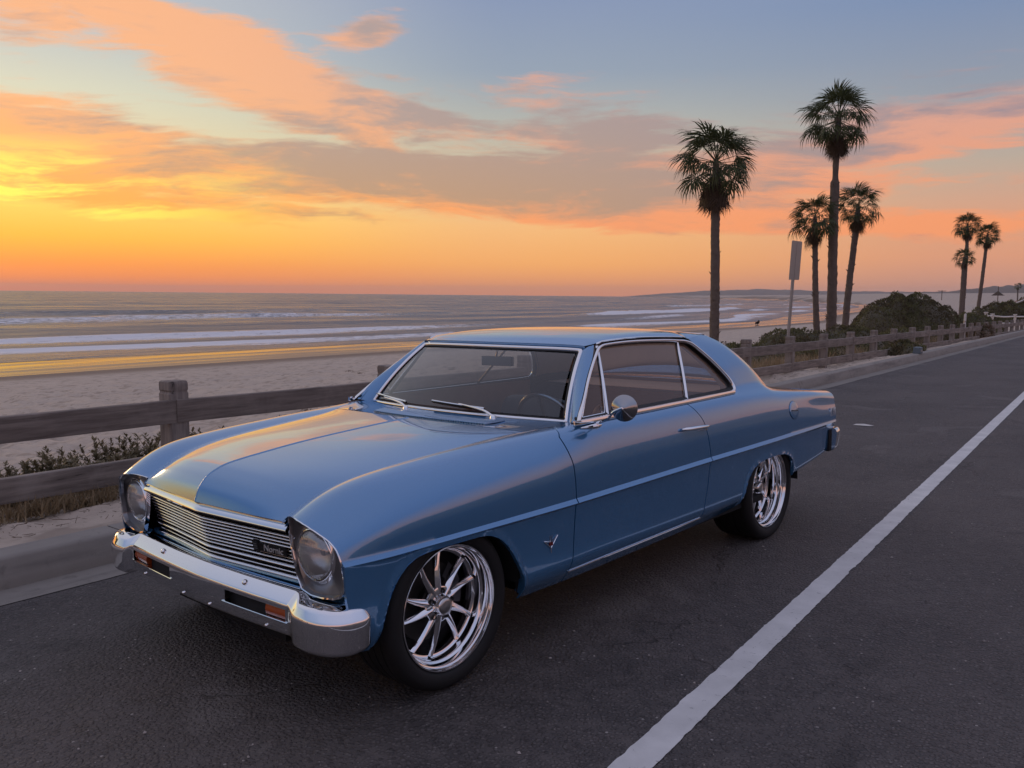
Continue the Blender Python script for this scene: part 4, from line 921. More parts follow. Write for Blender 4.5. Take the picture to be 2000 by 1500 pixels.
# ------------------------------------------------------------------ wheels
def wheel(x0, s, depth, tw):
    root = MB(); yo = .822 * s; d = depth
    c = np.array([x0, yo, .3165])
    def put(P): P = np.asarray(P, float).copy(); P[..., 1] *= s; return P + c
    prof = [(.2435, -.020), (.2445, -.006), (.2440, .000), (.2415, .003), (.2370, .0025), (.2350, -.002), (.2335, -.012), (.2320, -.014), (.2270, -.016), (.2245, -.022), (.2225, -.040), (.2190, -.043), (.2150, -.046), (.2130, -.052), (.2110, -d), (.2070, -d - .004), (.2010, -d - .006), (.1985, -d - .012), (.1965, -d - .05), (.1960, -.21)]
    V, F = gridvf(put(revolve(prof, 96)), False, True, flip=(s > 0)); w = obj('wheel', V, F, MAT['polished_alloy'], car, True, 38)
    # tyre
    R_ = .3185; rb = .2440
    tp = [(rb - .004, -.018), (rb + .001, -.004), (rb + .006, .004), (rb + .014, .010), (rb + .030, .0145), (rb + .046, .0135), (rb + .058, .008), (R_ - .009, -.002), (R_ - .003, -.012), (R_, -.026)]
    for k in range(4):
        g = -.045 - (tw - .07) * k / 3.4; tp += [(R_, g + .006), (R_ - .006, g + .004), (R_ - .006, g - .002), (R_, g - .004)]
    tp += [(R_, -tw + .026), (R_ - .004, -tw + .008), (R_ - .03, -tw - .004), (rb + .02, -tw), (rb - .01, -tw + .02)]
    V, F = gridvf(put(revolve(tp, 96)), False, True, flip=(s > 0)); obj('tyre', V, F, MAT['tyre_rubber'], w, True, 50)
    # ten curved blades
    n = 14; rr = np.linspace(.040, .2035, n); u = (rr - rr[0]) / (rr[-1] - rr[0])
    for k in range(10):
        a0 = 2 * np.pi * k / 10 + (.055 if k % 2 else -.055) + .32
        sw = .11 * u ** 1.6
        hw = np.interp(u, [0, .25, .8, 1], [.0165, .0150, .0105, .0120])
        dep = -d + np.interp(u, [0, .2, .7, 1], [.020, .018, .008, .002])
        def pt(off, dd):
            a_ = a0 + sw; ca, sa = np.cos(a_), np.sin(a_)
            return np.stack([rr * ca - off * sa, dep + dd, rr * sa + off * ca], 1)
        P = np.stack([pt(-hw, -.022), pt(-hw, -.007), pt(-hw * .55, .001), pt(-hw * .2, .0045), pt(0 * hw, .0055), pt(hw * .2, .0045), pt(hw * .55, .001), pt(hw, -.007), pt(hw, -.022)])
        V, F = gridvf(put(P), flip=(s < 0)); obj('spoke', V, F, MAT['chrome'], w, True, 32)
    hub = [(.074, -d - .012), (.074, -d + .010), (.070, -d + .018), (.062, -d + .021), (.043, -d + .022), (.040, -d + .030), (.037, -d + .046), (.034, -d + .050), (.0335, -d + .047)]
    V, F = gridvf(put(revolve(hub, 64)), False, True, flip=(s > 0)); obj('hub', V, F, MAT['chrome'], w, True, 35)
    cap = [(.0335, -d + .046), (.031, -d + .051), (.020, -d + .054), (.0005, -d + .055)]
    V, F = gridvf(put(revolve(cap, 40)), False, True, flip=(s > 0)); obj('hub_cap', V, F, MAT['brushed_steel'], w, True, 60)
    for k in range(5):
        a_ = 2 * np.pi * k / 5 + .45; P = revolve([(.0115, -d + .018), (.0115, -d + .024), (.0085, -d + .030), (.0080, -d + .021), (.0005, -d + .020)], 14); P = P + [.055 * math.cos(a_), 0, .055 * math.sin(a_)]
        V, F = gridvf(put(P), False, True, flip=(s > 0)); obj('lug_nut', V, F, MAT['black_trim'], w, True, 35)
    P = revolve([(.155, -d - .050), (.155, -d - .075), (.06, -d - .075), (.06, -d - .050), (.155, -d - .050)], 64); V, F = gridvf(put(P), False, True); obj('brake_disc', V, F, MAT['cast_iron'], w, True, 30)
    a_ = np.linspace(2.2, 3.4, 14); P = np.stack([np.stack([r_ * np.cos(a_), np.full(14, dd), r_ * np.sin(a_)], 1) for r_, dd in ((.10, -d - .052), (.105, -d - .034), (.165, -d - .034), (.172, -d - .052))]); V, F = gridvf(put(P)); obj('brake_caliper', V, F, MAT['caliper_grey'], w, True, 30)
    # valve stem, inner web
    P = revolve([(.196, -.16), (.05, -.17), (.001, -.17)], 40); V, F = gridvf(put(P), False, True); obj('backing_plate', V, F, BK, w)
for s in (1, -1):
    wheel(0, s, .075, .225); wheel(-WB, s, .105, .255)
# mud flap bracket behind the rear wheel
mb = MB(); mb.box((-3.085, .80, .42), (.012, .06, .10)); mb.build('exhaust_hanger', MAT['satin_alloy'], car, False)
# ------------------------------------------------------------------ interior
mb = MB(); y = np.linspace(-.70, .70, 31)
pr = [(-.80, .905), (-.86, .915), (-.94, .918), (-1.00, .905), (-1.02, .87), (-1.00, .74), (-.97, .66)]
P = np.stack([np.stack([a - .20 * y ** 2 * np.interp(k, [0, 3], [1, .2]), y, np.full(31, z_)], 1) for k, (a, z_) in enumerate(pr)]); mb.grid(P); mb.build('dashboard', MAT['dash_paint'], car, True, 50)
def seat(x, y0, w, nm, back_h=.86, lean=.16, mat='dark_vinyl'):
    mb = MB()
    def pad(c, sz, M=None, r=.05):
        n = 10; a = np.linspace(-1, 1, n); sgn = lambda v, e: np.sign(v) * np.abs(v) ** e
        th = np.linspace(0, 2 * np.pi, 28, endpoint=False); ph = np.linspace(-np.pi / 2, np.pi / 2, 15); e = .35
        P = np.stack([np.stack([sz[0] / 2 * sgn(np.cos(p_), e) * sgn(np.cos(th), e), sz[1] / 2 * sgn(np.cos(p_), e) * sgn(np.sin(th), e), np.full(28, sz[2] / 2 * sgn(np.sin(p_), e))], 1) for p_ in ph])
        if M is not None: P = P @ np.array(M).T
        mb.grid(P + np.array(c), 0, False, True)
    pad((x, y0, .46), (.56, w, .18)); M = Matrix.Rotation(-lean - .06, 3, 'Y'); pad((x - .29, y0, .66), (.15, w, .46), M)
    return mb.build(nm, MAT[mat], car, True, 60)
for y0 in (.36, -.36): seat(-1.62, y0, .52, 'front_seat')
seat(-2.30, 0, 1.20, 'rear_seat', mat='brown_vinyl')
sc_ = np.array([-1.17, .36, .845]); axs = np.array([-.90, 0, .42]); axs /= np.linalg.norm(axs); e1 = np.array([0, 1.0, 0]); e2 = np.cross(axs, e1); a = np.linspace(0, 2 * np.pi, 49)
mb = MB(); V, F = tubevf(sc_ + .185 * (np.cos(a)[:, None] * e1 + np.sin(a)[:, None] * e2), .011, 8, False); mb.add(V, F)
for q_ in (0.1, np.pi - .1, -np.pi / 2): mb.tube([sc_ - axs * .02, sc_ + .18 * (math.cos(q_) * e1 + math.sin(q_) * e2)], .008, 6)
mb.tube([sc_, sc_ - axs * .28], .022, 10); mb.build('steering_wheel', MAT['satin_alloy'], car, True, 60)
mb = MB(); c = np.array([-1.18, .0, 1.165]); mb.box(c, (.018, .19, .05), M=Matrix.Rotation(.2, 3, 'Z')); mm = mb.build('rear_view_mirror', MAT['black_trim'], car, False)
mb = MB(); mb.box(c + [.011, 0, 0], (.003, .18, .043), M=Matrix.Rotation(.2, 3, 'Z')); mb.build('mirror_back', MAT['satin_alloy'], mm, False)
mb = MB(); mb.tube([c + [.0, -.01, .02], (-1.235, -.04, 1.262)], .006, 6); mb.build('mirror_stem', CH, mm)
for s in (1, -1):
    P = np.stack([np.stack([np.linspace(-.86, -2.35, 30), np.full(30, (yg(.94) - .035) * s) - .0 , np.full(30, z_)], 1) for z_ in (.945, .60, .30)]); P[1:, :, 1] -= .02 * s; obj('door_card', *gridvf(P), MAT['brown_vinyl'], car)
    mb = MB(); mb.box((-1.5, .70 * s, .66), (.42, .06, .05)); mb.build('arm_rest', MAT['brown_vinyl'], car, False)
# headliner and parcel shelf
hl = full[2:-2, 2:-2] * [1, .97, 1] + [0, 0, -.022]; obj('headliner', *gridvf(hl), MAT['tan_lining'], car)
P = np.stack([np.stack([np.full(20, x), np.linspace(-.70, .70, 20), np.full(20, .93)], 1) for x in (-2.45, -2.95)]); obj('parcel_shelf', *gridvf(P), MAT['tan_lining'], car)
for s in (1, -1):
    obj('pillar_lining', *gridvf(sail * [1, .955 * s, .998] + [0.012, 0, 0]), MAT['tan_lining'], car)
# ================================================================== the place
SLOPE, XM = .017, -1.888
def lip(y): return -4.474 + .02697 * np.minimum(np.asarray(y, float), 60.0)
def road_z(x): return SLOPE * (np.minimum(x, 1.5) - XM)
_perm = np.random.default_rng(5).random((256, 256))
def vnoise(x, y):
    xi = np.floor(x).astype(int); yi = np.floor(y).astype(int); fx = x - xi; fy = y - yi
    fx = fx * fx * (3 - 2 * fx); fy = fy * fy * (3 - 2 * fy); g = lambda a, b: _perm[a % 256, b % 256]
    return (g(xi, yi) * (1 - fx) + g(xi + 1, yi) * fx) * (1 - fy) + (g(xi, yi + 1) * (1 - fx) + g(xi + 1, yi + 1) * fx) * fy - .5
def fbm(x, y, f, o=4, g=.5):
    r = 0; a = 1.0
    for k in range(o): r = r + a * vnoise(x * f + 17.3 * k, y * f - 9.1 * k); f *= 2.03; a *= g
    return r
# ---- materials of the ground
def m_asphalt(t, out):
    c = coord(t)
    big = t.noise(c, .55, 5, .62); mid = t.noise(c, 7, 6, .68); fine = t.noise(c, 150, 3, .7)
    v1 = t.n('ShaderNodeTexVoronoi'); t.l(c, v1.inputs['Vector']); v1.inputs['Scale'].default_value = 62; v1.inputs['Randomness'].default_value = 1.0
    sepc = t.n('ShaderNodeSeparateColor'); t.l(v1.outputs['Color'], sepc.inputs[0])
    stone = t.smooth(v1.outputs['Distance'], .62, .30)
    col = t.mix(t.smooth(big, .32, .68), (.058, .050, .048, 1), (.108, .092, .086, 1))
    col = t.mix(t.math('MULTIPLY', t.smooth(mid, .38, .72), .6), col, (.150, .128, .118, 1))
    shade = t.mix(sepc.outputs[0], (.030, .026, .026, 1), (.235, .205, .19, 1))
    col = t.mix(t.math('MULTIPLY', stone, .42), col, shade)
    ve = t.n('ShaderNodeTexVoronoi'); t.l(c, ve.inputs['Vector']); ve.inputs['Scale'].default_value = 24
    spk = t.math('MULTIPLY', t.smooth(ve.outputs['Distance'], .16, .09), t.smooth(t.noise(c, 13, 2, .5), .56, .62))
    col = t.mix(t.math('MULTIPLY', spk, .7), col, (.50, .45, .41, 1))
    pt = t.smooth(t.noise(c, 1.1, 6, .68, .8), .60, .69); col = t.mix(t.math('MULTIPLY', pt, .55), col, (.036, .032, .032, 1))
    lp = t.smooth(t.noise(c, .9, 5, .6, .5), .60, .66); col = t.mix(t.math('MULTIPLY', lp, .35), col, (.20, .178, .165, 1))
    # cracks, broken up
    wv = t.n('ShaderNodeVectorMath', operation='MULTIPLY_ADD'); t.l(t.noise(c, 3.0, 4, .6, col=True), wv.inputs[0]); wv.inputs[1].default_value = (.35, .35, .35); t.l(c, wv.inputs[2])
    vc = t.n('ShaderNodeTexVoronoi', feature='DISTANCE_TO_EDGE'); t.l(wv.outputs[0], vc.inputs['Vector']); vc.inputs['Scale'].default_value = .42
    crk = t.math('MULTIPLY', t.smooth(vc.outputs['Distance'], .0040, .0012), t.smooth(t.noise(c, .8, 4, .6), .52, .60)); col = t.mix(t.math('MULTIPLY', crk, .45), col, (.016, .014, .014, 1))
    h = t.math('ADD', t.math('ADD', t.math('MULTIPLY', stone, .9), t.math('MULTIPLY', fine, .7)), t.math('ADD', t.math('MULTIPLY', mid, 1.2), t.math('MULTIPLY', crk, -1.2)))
    return pbsdf(t, col, t.lin(mid, .3, .7, .60, .80), 0, .42, normal=bump(t, h, 1.0, .008))
material('asphalt', m_asphalt)
def m_concrete(dark):
    def fn(t, out):
        c = coord(t); n = t.noise(c, 2.2, 6, .65); f = t.noise(c, 70, 5, .7); s = t.noise(c, 11, 5, .6, .4)
        st = t.noise(t.vmul(c, (5.0, .5, 5.0)), 1.3, 4, .6)
        col = t.mix(n, (.23 * dark, .205 * dark, .18 * dark, 1), (.35 * dark, .315 * dark, .275 * dark, 1)); col = t.mix(t.math('MULTIPLY', t.smooth(s, .55, .75), .45), col, (.105, .092, .082, 1))
        col = t.mix(t.math('MULTIPLY', t.smooth(st, .5, .72), .5), col, (.115, .10, .092, 1))
        return pbsdf(t, col, .85, 0, .3, normal=bump(t, f, .35, .003))
    return fn
material('concrete', m_concrete(1.0)); material('gutter_concrete', m_concrete(.86))
def m_line(t, out):
    c = coord(t); n = t.noise(c, 30, 6, .7); g = t.noise(c, 5, 4, .6); f = t.noise(c, 160, 3, .6)
    col = t.mix(t.smooth(g, .3, .75), (.58, .565, .54, 1), (.72, .70, .67, 1)); col = t.mix(t.math('MULTIPLY', t.smooth(n, .62, .72), .8), col, (.14, .13, .125, 1))
    sc = t.noise(t.vmul(c, (1.0, 4.0, 1.0)), 17, 5, .7); col = t.mix(t.math('MULTIPLY', t.smooth(sc, .64, .70), .7), col, (.13, .12, .12, 1))
    return pbsdf(t, col, .68, 0, .35, normal=bump(t, f, .3, .002))
material('road_paint', m_line)
def m_sand(t, out):
    c = coord(t); wet = t.n('ShaderNodeAttribute', attribute_name='wet').outputs['Fac']; deb = t.n('ShaderNodeAttribute', attribute_name='litter').outputs['Fac']
    n = t.noise(c, .6, 5, .6); m = t.noise(c, 6, 5, .6); f = t.noise(c, 130, 4, .7)
    col = t.mix(n, (.46, .365, .285, 1), (.58, .475, .378, 1)); col = t.mix(t.math('MULTIPLY', t.smooth(m, .4, .75), .35), col, (.34, .265, .20, 1))
    mot = t.noise(t.vmul(c, (1.0, .6, 1.0)), 2.4, 5, .62, .3); col = t.mix(t.math('MULTIPLY', t.smooth(mot, .50, .36), .55), col, (.21, .155, .115, 1))
    pat = t.smooth(t.noise(c, 22, 6, .75, .5), .56, .66); col = t.mix(t.math('MULTIPLY', pat, deb), col, (.065, .048, .034, 1))
    w1 = t.smooth(wet, .12, .5); w2 = t.smooth(wet, .62, .72)
    col = t.mix(w1, col, (.24, .172, .122, 1)); col = t.mix(w2, col, (.055, .045, .038, 1))
    stk = t.smooth(t.noise(t.vmul(c, (1.0, .06, 1.0)), .55, 5, .62, .3), .40, .62)
    rg = t.mix(stk, (.13, .13, .13, 1), (.34, .34, .34, 1)); col = t.mix(t.math('MULTIPLY', t.math('MULTIPLY', w2, stk), .6), col, (.13, .105, .088, 1))
    nd = pbsdf(t, col, t.mix(w2, (.86, .86, .86, 1), rg), 0, .5, normal=bump(t, t.math('MULTIPLY', t.math('ADD', f, t.math('MULTIPLY', m, 1.6)), t.math('SUBTRACT', 1.0, t.math('MULTIPLY', w2, .985))), .5, .012))
    return nd
material('beach_sand', m_sand)
def m_sea(t, out):
    c = coord(t); fm = t.n('ShaderNodeAttribute', attribute_name='foam').outputs['Fac']
    v = t.vmul(c, (1.0, .30, 1.0)); a = t.noise(v, .22, 6, .62, .3); b = t.noise(v, 1.5, 5, .6, .2); cc = t.noise(v, .035, 4, .55)
    h = t.math('ADD', t.math('ADD', t.math('MULTIPLY', a, 4.2), t.math('MULTIPLY', b, .42)), t.math('MULTIPLY', cc, 9.0))
    nm = bump(t, h, 1.0, .26)
    water = pbsdf(t, (.085, .098, .122), t.lin(t.noise(t.vmul(c, (1.0, .12, 1.0)), .09, 5, .6), .35, .65, .20, .40), 0, .5, normal=nm, ior=1.33)
    fo = pbsdf(t, (.82, .80, .80), .7, 0, .3)
    pat = t.noise(t.vmul(c, (1.0, .45, 1.0)), 1.1, 6, .7, .6)
    f = t.smooth(t.math('ADD', fm, t.math('MULTIPLY', t.math('SUBTRACT', pat, .5), 1.1)), .42, .75)
    mx = t.n('ShaderNodeMixShader'); t.l(t.math('MULTIPLY', f, .92), mx.inputs[0]); t.l(water, mx.inputs[1]); t.l(fo, mx.inputs[2]); return mx.outputs[0]
material('sea_water', m_sea)
def m_wood(t, out):
    c = coord(t, 'Generated'); o_ = coord(t); rnd = t.n('ShaderNodeObjectInfo').outputs['Random']
    va = t.n('ShaderNodeVectorMath', operation='ADD'); t.l(o_, va.inputs[0]); cmb = t.n('ShaderNodeCombineXYZ')
    for i in range(3): t.l(t.math('MULTIPLY', rnd, 37.0 + i * 11), cmb.inputs[i])
    t.l(cmb.outputs[0], va.inputs[1]); ax = t.n('ShaderNodeAttribute', attribute_name='grain').outputs['Fac']
    vz = t.vmul(va.outputs[0], (26, 26, 1.6)); vy = t.vmul(va.outputs[0], (26, 1.6, 26))
    g = t.mix(ax, t.noise(vz, 1.0, 6, .65, .25, col=True), t.noise(vy, 1.0, 6, .65, .25, col=True))
    sp = t.n('ShaderNodeSeparateColor'); t.l(g, sp.inputs[0]); gr = sp.outputs[0]
    w = t.noise(va.outputs[0], 3.2, 4, .6)
    col = t.mix(t.smooth(gr, .3, .72), (.155, .128, .112, 1), (.325, .276, .240, 1)); col = t.mix(t.math('MULTIPLY', t.smooth(w, .45, .75), .5), col, (.41, .356, .312, 1))
    crk = t.smooth(gr, .35, .29); col = t.mix(t.math('MULTIPLY', crk, .8), col, (.03, .024, .02, 1))
    col = t.mix(t.math('MULTIPLY', t.math('SUBTRACT', rnd, .5), .5), col, (.12, .095, .08, 1))
    return pbsdf(t, col, .82, 0, .25, normal=bump(t, gr, .55, .006))
material('weathered_wood', m_wood)
def m_leaf(a, b, tr=.25, rough=.55):
    def fn(t, out):
        c = coord(t); rnd = t.n('ShaderNodeNewGeometry').outputs['Random Per Island']; n = t.noise(c, 2.5, 3, .6)
        col = t.mix(t.math('ADD', t.math('MULTIPLY', rnd, .7), t.math('MULTIPLY', n, .35)), (*a, 1), (*b, 1))
        p = pbsdf(t, col, rough, 0, .3); d = t.n('ShaderNodeBsdfTranslucent'); t.l(col, d.inputs[0])
        mx = t.n('ShaderNodeMixShader'); mx.inputs[0].default_value = tr; t.l(p, mx.inputs[1]); t.l(d.outputs[0], mx.inputs[2]); return mx.outputs[0]
    return fn
material('palm_green', m_leaf((.040, .058, .023), (.105, .118, .045), .3))
material('palm_dead', m_leaf((.048, .030, .018), (.105, .070, .042), .12))
material('scrub_green', m_leaf((.095, .098, .042), (.205, .190, .086), .28))
material('scrub_dark', m_leaf((.066, .056, .030), (.145, .115, .062), .2))
material('dry_grass', m_leaf((.240, .170, .095), (.430, .325, .195), .3))
material('sage', m_leaf((.105, .092, .046), (.255, .205, .120), .3))
material('dead_twig', m_leaf((.075, .048, .030), (.170, .115, .070), .1))
def m_trunk(t, out):
    c = coord(t); sp = t.n('ShaderNodeSeparateXYZ'); t.l(c, sp.inputs[0]); n = t.noise(c, 7, 5, .65); r = t.noise(t.vmul(c, (1, 1, 5)), 5, 5, .6)
    col = t.mix(n, (.095, .074, .062, 1), (.215, .172, .142, 1)); return pbsdf(t, col, .9, 0, .2, normal=bump(t, r, .8, .04))
material('palm_bark', m_trunk)
simple('galvanised_steel', (.40, .39, .38), .45, .75, var=.15)
simple('sign_back', (.42, .40, .37), .5, .55, var=.12)
simple('sandstone', (.36, .27, .20), .9, var=.3, bmp=.6, bscale=9)
simple('headland_earth', (.17, .14, .115), .95, var=.25)
simple('added_hill_earth', (.25, .21, .17), .95, var=.3)
simple('white_paint', (.62, .58, .53), .6, var=.12)
simple('pink_stucco', (.58, .30, .24), .85, var=.1)
simple('tile_roof', (.26, .13, .09), .8, var=.3)
simple('weathered_blue_plastic', (.12, .15, .17), .6, var=.2)
simple('dark_cloth', (.018, .014, .013), .85)
simple('skin', (.30, .19, .13), .6)
simple('window_dark', (.02, .022, .025), .15)
def m_pebble(t, out):
    r = t.n('ShaderNodeNewGeometry').outputs['Random Per Island']; return pbsdf(t, t.mix(r, (.10, .09, .085, 1), (.46, .41, .37, 1)), .75)
material('pebble', m_pebble)
def set_attr(o, name, vals):
    a = o.data.attributes.new(name, 'FLOAT', 'POINT'); a.data.foreach_set('value', np.asarray(vals, np.float32))
# ---- road sheet, gutter, kerb
yr = np.unique(np.r_[np.linspace(-60, 80, 120), np.linspace(80, 900, 20)])
us = np.r_[0, .4, 1, 2, 3.5, 5, 7, 9, 12]
P = np.stack([np.stack([lip(yr) + u, yr, road_z(lip(yr) + u)], 1) for u in us], 1)
tag(obj('road', *gridvf(P, flip=True), MAT['asphalt'], None, True, None), kind='structure')
yg_ = np.unique(np.r_[np.linspace(-20, 62, 330), np.linspace(62, 900, 20)])
ze = lambda y: road_z(lip(y))
edge = .010 * fbm(yg_ * 3, yg_ * 0, 1.0, 4) * 2
P = np.stack([np.stack([lip(yg_) + u + (edge if u > 0 else 0), yg_, ze(yg_) + z], 1) for u, z in ((.02, .004), (-.03, .0045), (-.16, -.008), (-.27, -.018), (-.33, -.022))], 1)
tag(obj('gutter', *gridvf(P, flip=True), MAT['gutter_concrete'], None, True, None), kind='structure')
kerb = empty('kerb'); tag(kerb, kind='structure')
KP = rounded([(-.27, -.05), (-.285, .03), (-.325, .132), (-.345, .146), (-.50, .150), (-.51, .0)], .018, 4)
kb = list(np.arange(-9.2, 62, 2.98))
for a, b in zip(kb[:-1], kb[1:]):
    y = np.linspace(a + .006, b - .006, 8); w = .004 * fbm(y * 1.3, y * 0 + 3, 1, 3)
    P = np.stack([np.stack([lip(y) + u + w, y, ze(y) + z + w * .6], 1) for u, z in KP]); mb = MB(); mb.grid(P); mb.add(P[:, 0], [tuple(range(len(KP)))]); mb.add(P[:, -1], [tuple(range(len(KP)))[::-1]])
    mb.build('kerb_stone', MAT['concrete'], kerb, True, 40)
P = np.stack([np.stack([lip(yg_) + u, yg_, ze(yg_) + z], 1) for u, z in ((-.30, -.04), (-.335, .11), (-.49, .13))], 1)
obj('kerb_core', *gridvf(P, flip=True), MAT['black_gap'], kerb, True, None)
# painted line with worn edges
yl = np.unique(np.r_[np.arange(-3, 12, .022), np.arange(12, 40, .12), np.arange(40, 120, 2.0)]); 
j1 = .0045 * fbm(yl * 22, yl * 0, 1, 3, .7) + .004 * np.sign(vnoise(yl * 9, yl * 0 + 5)) * (np.abs(vnoise(yl * 9, yl * 0 + 5)) > .40); j2 = .0045 * fbm(yl * 22, yl * 0 + 50, 1, 3, .7) + .005 * (vnoise(yl * 7, yl * 0 + 15) > .36)
near = sstep(yl, 30, 10); xl_, xr_ = -1.238 + j1 * near, -1.122 - j2 * near
P = np.stack([np.stack([x, yl, road_z(x) + .004], 1) for x in (xl_, xl_ * .5 + xr_ * .5, xr_)], 1)
tag(obj('road_line', *gridvf(P, flip=True), MAT['road_paint'], None, True, None), kind='structure')
# loose grit on the asphalt
mb = MB(); gr = np.random.default_rng(3)
for k in range(2600):
    yv = 1.0 + 11 * gr.random() ** 1.6; xv = lip(yv) + .05 + 5.5 * gr.random(); r_ = .0018 + .0062 * gr.random() ** 3.2
    c = np.array([xv, yv, road_z(xv) + r_ * .3]); q_ = gr.random(6) * .6 + .7
    mb.add(c + r_ * np.array([(q_[0], 0, 0), (-q_[1], 0, 0), (0, q_[2], 0), (0, -q_[3], 0), (0, 0, q_[4] * .8), (0, 0, -.5)]), [(0, 2, 4), (2, 1, 4), (1, 3, 4), (3, 0, 4), (2, 0, 5), (1, 2, 5), (3, 1, 5), (0, 3, 5)])
tag(mb.build('road_grit', MAT['pebble'], None, False), 'loose pale grit scattered over the dark asphalt', 'grit', kind='stuff')
# ---- beach
SH = lambda y: pchip([-400, 150, 220, 470, 1000, 2200, 6000], [0, 0, 13, 56, 250, 850, 3000], np.clip(y, -400, 6000))
def ueff(x, y): u = x - lip(y); return u + SH(y) * np.clip((-u - 14) / 30.0, 0, 1)
BPu = [-220, -110, -85, -66, -55, -44, -38, -25, -14, -8, -5, -3, -2, -1.3, -.9, -.47]; BPz = [-9, -5.2, -3.9, -3.30, -3.03, -2.93, -2.75, -2.18, -1.50, -1.00, -.56, -.20, .0, .085, .10, .105]
def beach_z(x, y):
    x = np.asarray(x, float); y = np.asarray(y, float); u = ueff(x, y); z = pchip(BPu, BPz, u)
    z = z - .0055 * np.clip(y - 3.7, 0, 40) * sstep(u, -9, -1.5) * sstep(-u, .50, 1.2)
    far = sstep(y, 260, 900) * sstep(u, -40, -10)
    return z + far * 6.0
ub = np.r_[np.linspace(-.47, -2.2, 44), np.linspace(-2.2, -9, 96)[1:], np.geomspace(9, 46, 84)[1:] * -1, np.geomspace(46, 260, 30)[1:] * -1, np.geomspace(260, 3500, 16)[1:] * -1]
yb_ = np.unique(np.round(np.r_[np.linspace(-60, 1.0, 30), np.linspace(1.0, 9, 150), np.linspace(9, 40, 230), np.geomspace(40, 200, 90), np.geomspace(200, 5200, 50)], 4))
UU, YY = np.meshgrid(ub, yb_, indexing='ij'); XX = lip(YY) + UU; UE = ueff(XX, YY); ZZ = beach_z(XX, YY)
rough_m = sstep(-UE, .55, .9) * sstep(-UE, 40, 26)
foot = np.minimum(0, fbm(XX * 1.0, YY * .60, 2.3, 3, .55) + .16) * .36
def dimples(X, Y, cell, rad, seed):
    g = np.random.default_rng(seed).random((128, 128, 3)); ci = np.floor(X / cell).astype(int); cj = np.floor(Y / cell).astype(int); best = np.zeros(X.shape)
    for di in (-1, 0, 1):
        for dj in (-1, 0, 1):
            q_ = g[(ci + di) % 128, (cj + dj) % 128]; dx_ = X - (ci + di + .15 + .7 * q_[..., 0]) * cell; dy_ = Y - (cj + dj + .15 + .7 * q_[..., 1]) * cell
            r_ = np.hypot(dx_ * .8, dy_ * 1.15) / (rad * (.6 + .8 * q_[..., 2])); best = np.minimum(best, -np.exp(-(r_ ** 2) * 1.5) + .35 * np.exp(-((r_ - 1.5) ** 2) * 3.0) * .4)
    return best
ZZ = ZZ + rough_m * sstep(-UE, 1.6, 3.5) * sstep(YY, 60, 30) * (.085 * dimples(XX, YY, .55, .20, 31) + .05 * dimples(XX + 3.3, YY, .9, .30, 32))
ZZ = ZZ + rough_m * (.10 * fbm(XX, YY * .6, .9, 4) + foot * sstep(-UE, 2, 6) + .06 * fbm(XX * 1.4, YY, 4.5, 3, .6) * sstep(YY, 40, 15))
ZZ = ZZ + .05 * sstep(-UE, .7, 1.3) * sstep(-UE, 3, 1.6) * fbm(XX, YY, 1.1, 4)
wet = sstep(-UE, 35, 43.5) * .6 + .4 * sstep(-UE + .5 * fbm(XX * .1, YY * .12, 1, 3), 42.8, 43.2)
lit_ = sstep(-UE, .5, .8) * sstep(-UE, 2.6, 1.0) * .9 + .25 * sstep(-UE, 3, 8) * sstep(-UE, 30, 15)
bo = tag(obj('beach', *gridvf(np.stack([XX, YY, ZZ], -1)), MAT['beach_sand'], None, True, None), kind='structure'); set_attr(bo, 'wet', wet.ravel()); set_attr(bo, 'litter', lit_.ravel())
P = np.array([(lip(0) + 11, -6000, .05), (9000, -6000, .05), (9000, 9000, .05), (lip(0) + 11, 9000, .05)]); tag(obj('inland_ground', P, [(0, 1, 2, 3)], MAT['headland_earth'], None, False), kind='structure')
P = np.array([(-9000, -6000, -9.2), (8, -6000, -9.2), (8, 9000, -9.2), (-9000, 9000, -9.2)]); tag(obj('sea_bed', P, [(0, 1, 2, 3)], MAT['beach_sand'], None, False), kind='structure')
# ---- sea
vs = np.r_[np.linspace(-.5, 60, 190), np.geomspace(60, 420, 130)[1:], np.geomspace(420, 9000, 50)[1:]]
ysea = np.unique(np.round(np.r_[np.geomspace(20, 4000, 24) * -1, np.linspace(-20, 160, 170), np.geomspace(160, 900, 80), np.geomspace(900, 9000, 26)], 3))
VV, YS = np.meshgrid(vs, ysea, indexing='ij'); XS0 = lip(YS) - 53.5 - SH(YS); XSea = XS0 - VV
wob = 5 * fbm(YS * .02, VV * 0, 1, 3)
def crest(v0, w, h, f, ph): 
    d = VV - v0 - wob * np.clip(v0 / 30, .3, 3) - 6 * fbm(YS * f, VV * 0 + ph, 1, 2); m = np.clip(.55 + 1.5 * fbm(YS * f * 1.3, VV * 0 + ph + 9, 1, 2), 0, 1.25)
    return h * m * np.exp(-np.where(d > 0, (d / w) ** 2, (d / (w * .45)) ** 2)), m, d
Zs = np.full(VV.shape, -3.0); foam = np.zeros(VV.shape)
for v0, w, h, f, ph, fo in ((10, 2.2, .14, .018, 1, .85), (24, 3.2, .32, .013, 12, .75), (40, 4.5, .62, .011, 23, .95), (72, 6, .60, .010, 31, .62), (104, 8, .65, .008, 44, .42), (150, 10, .6, .006, 57, .0), (210, 12, .6, .005, 66, .0), (290, 15, .6, .004, 75, .0)):
    z, m, d = crest(v0, w, h, f, ph); Zs += z
    foam = np.maximum(foam, fo * np.clip(m * 1.25, 0, 1) * sstep(d, -7 - v0 * .10, -1.5) * sstep(-d, -1.2, .3))
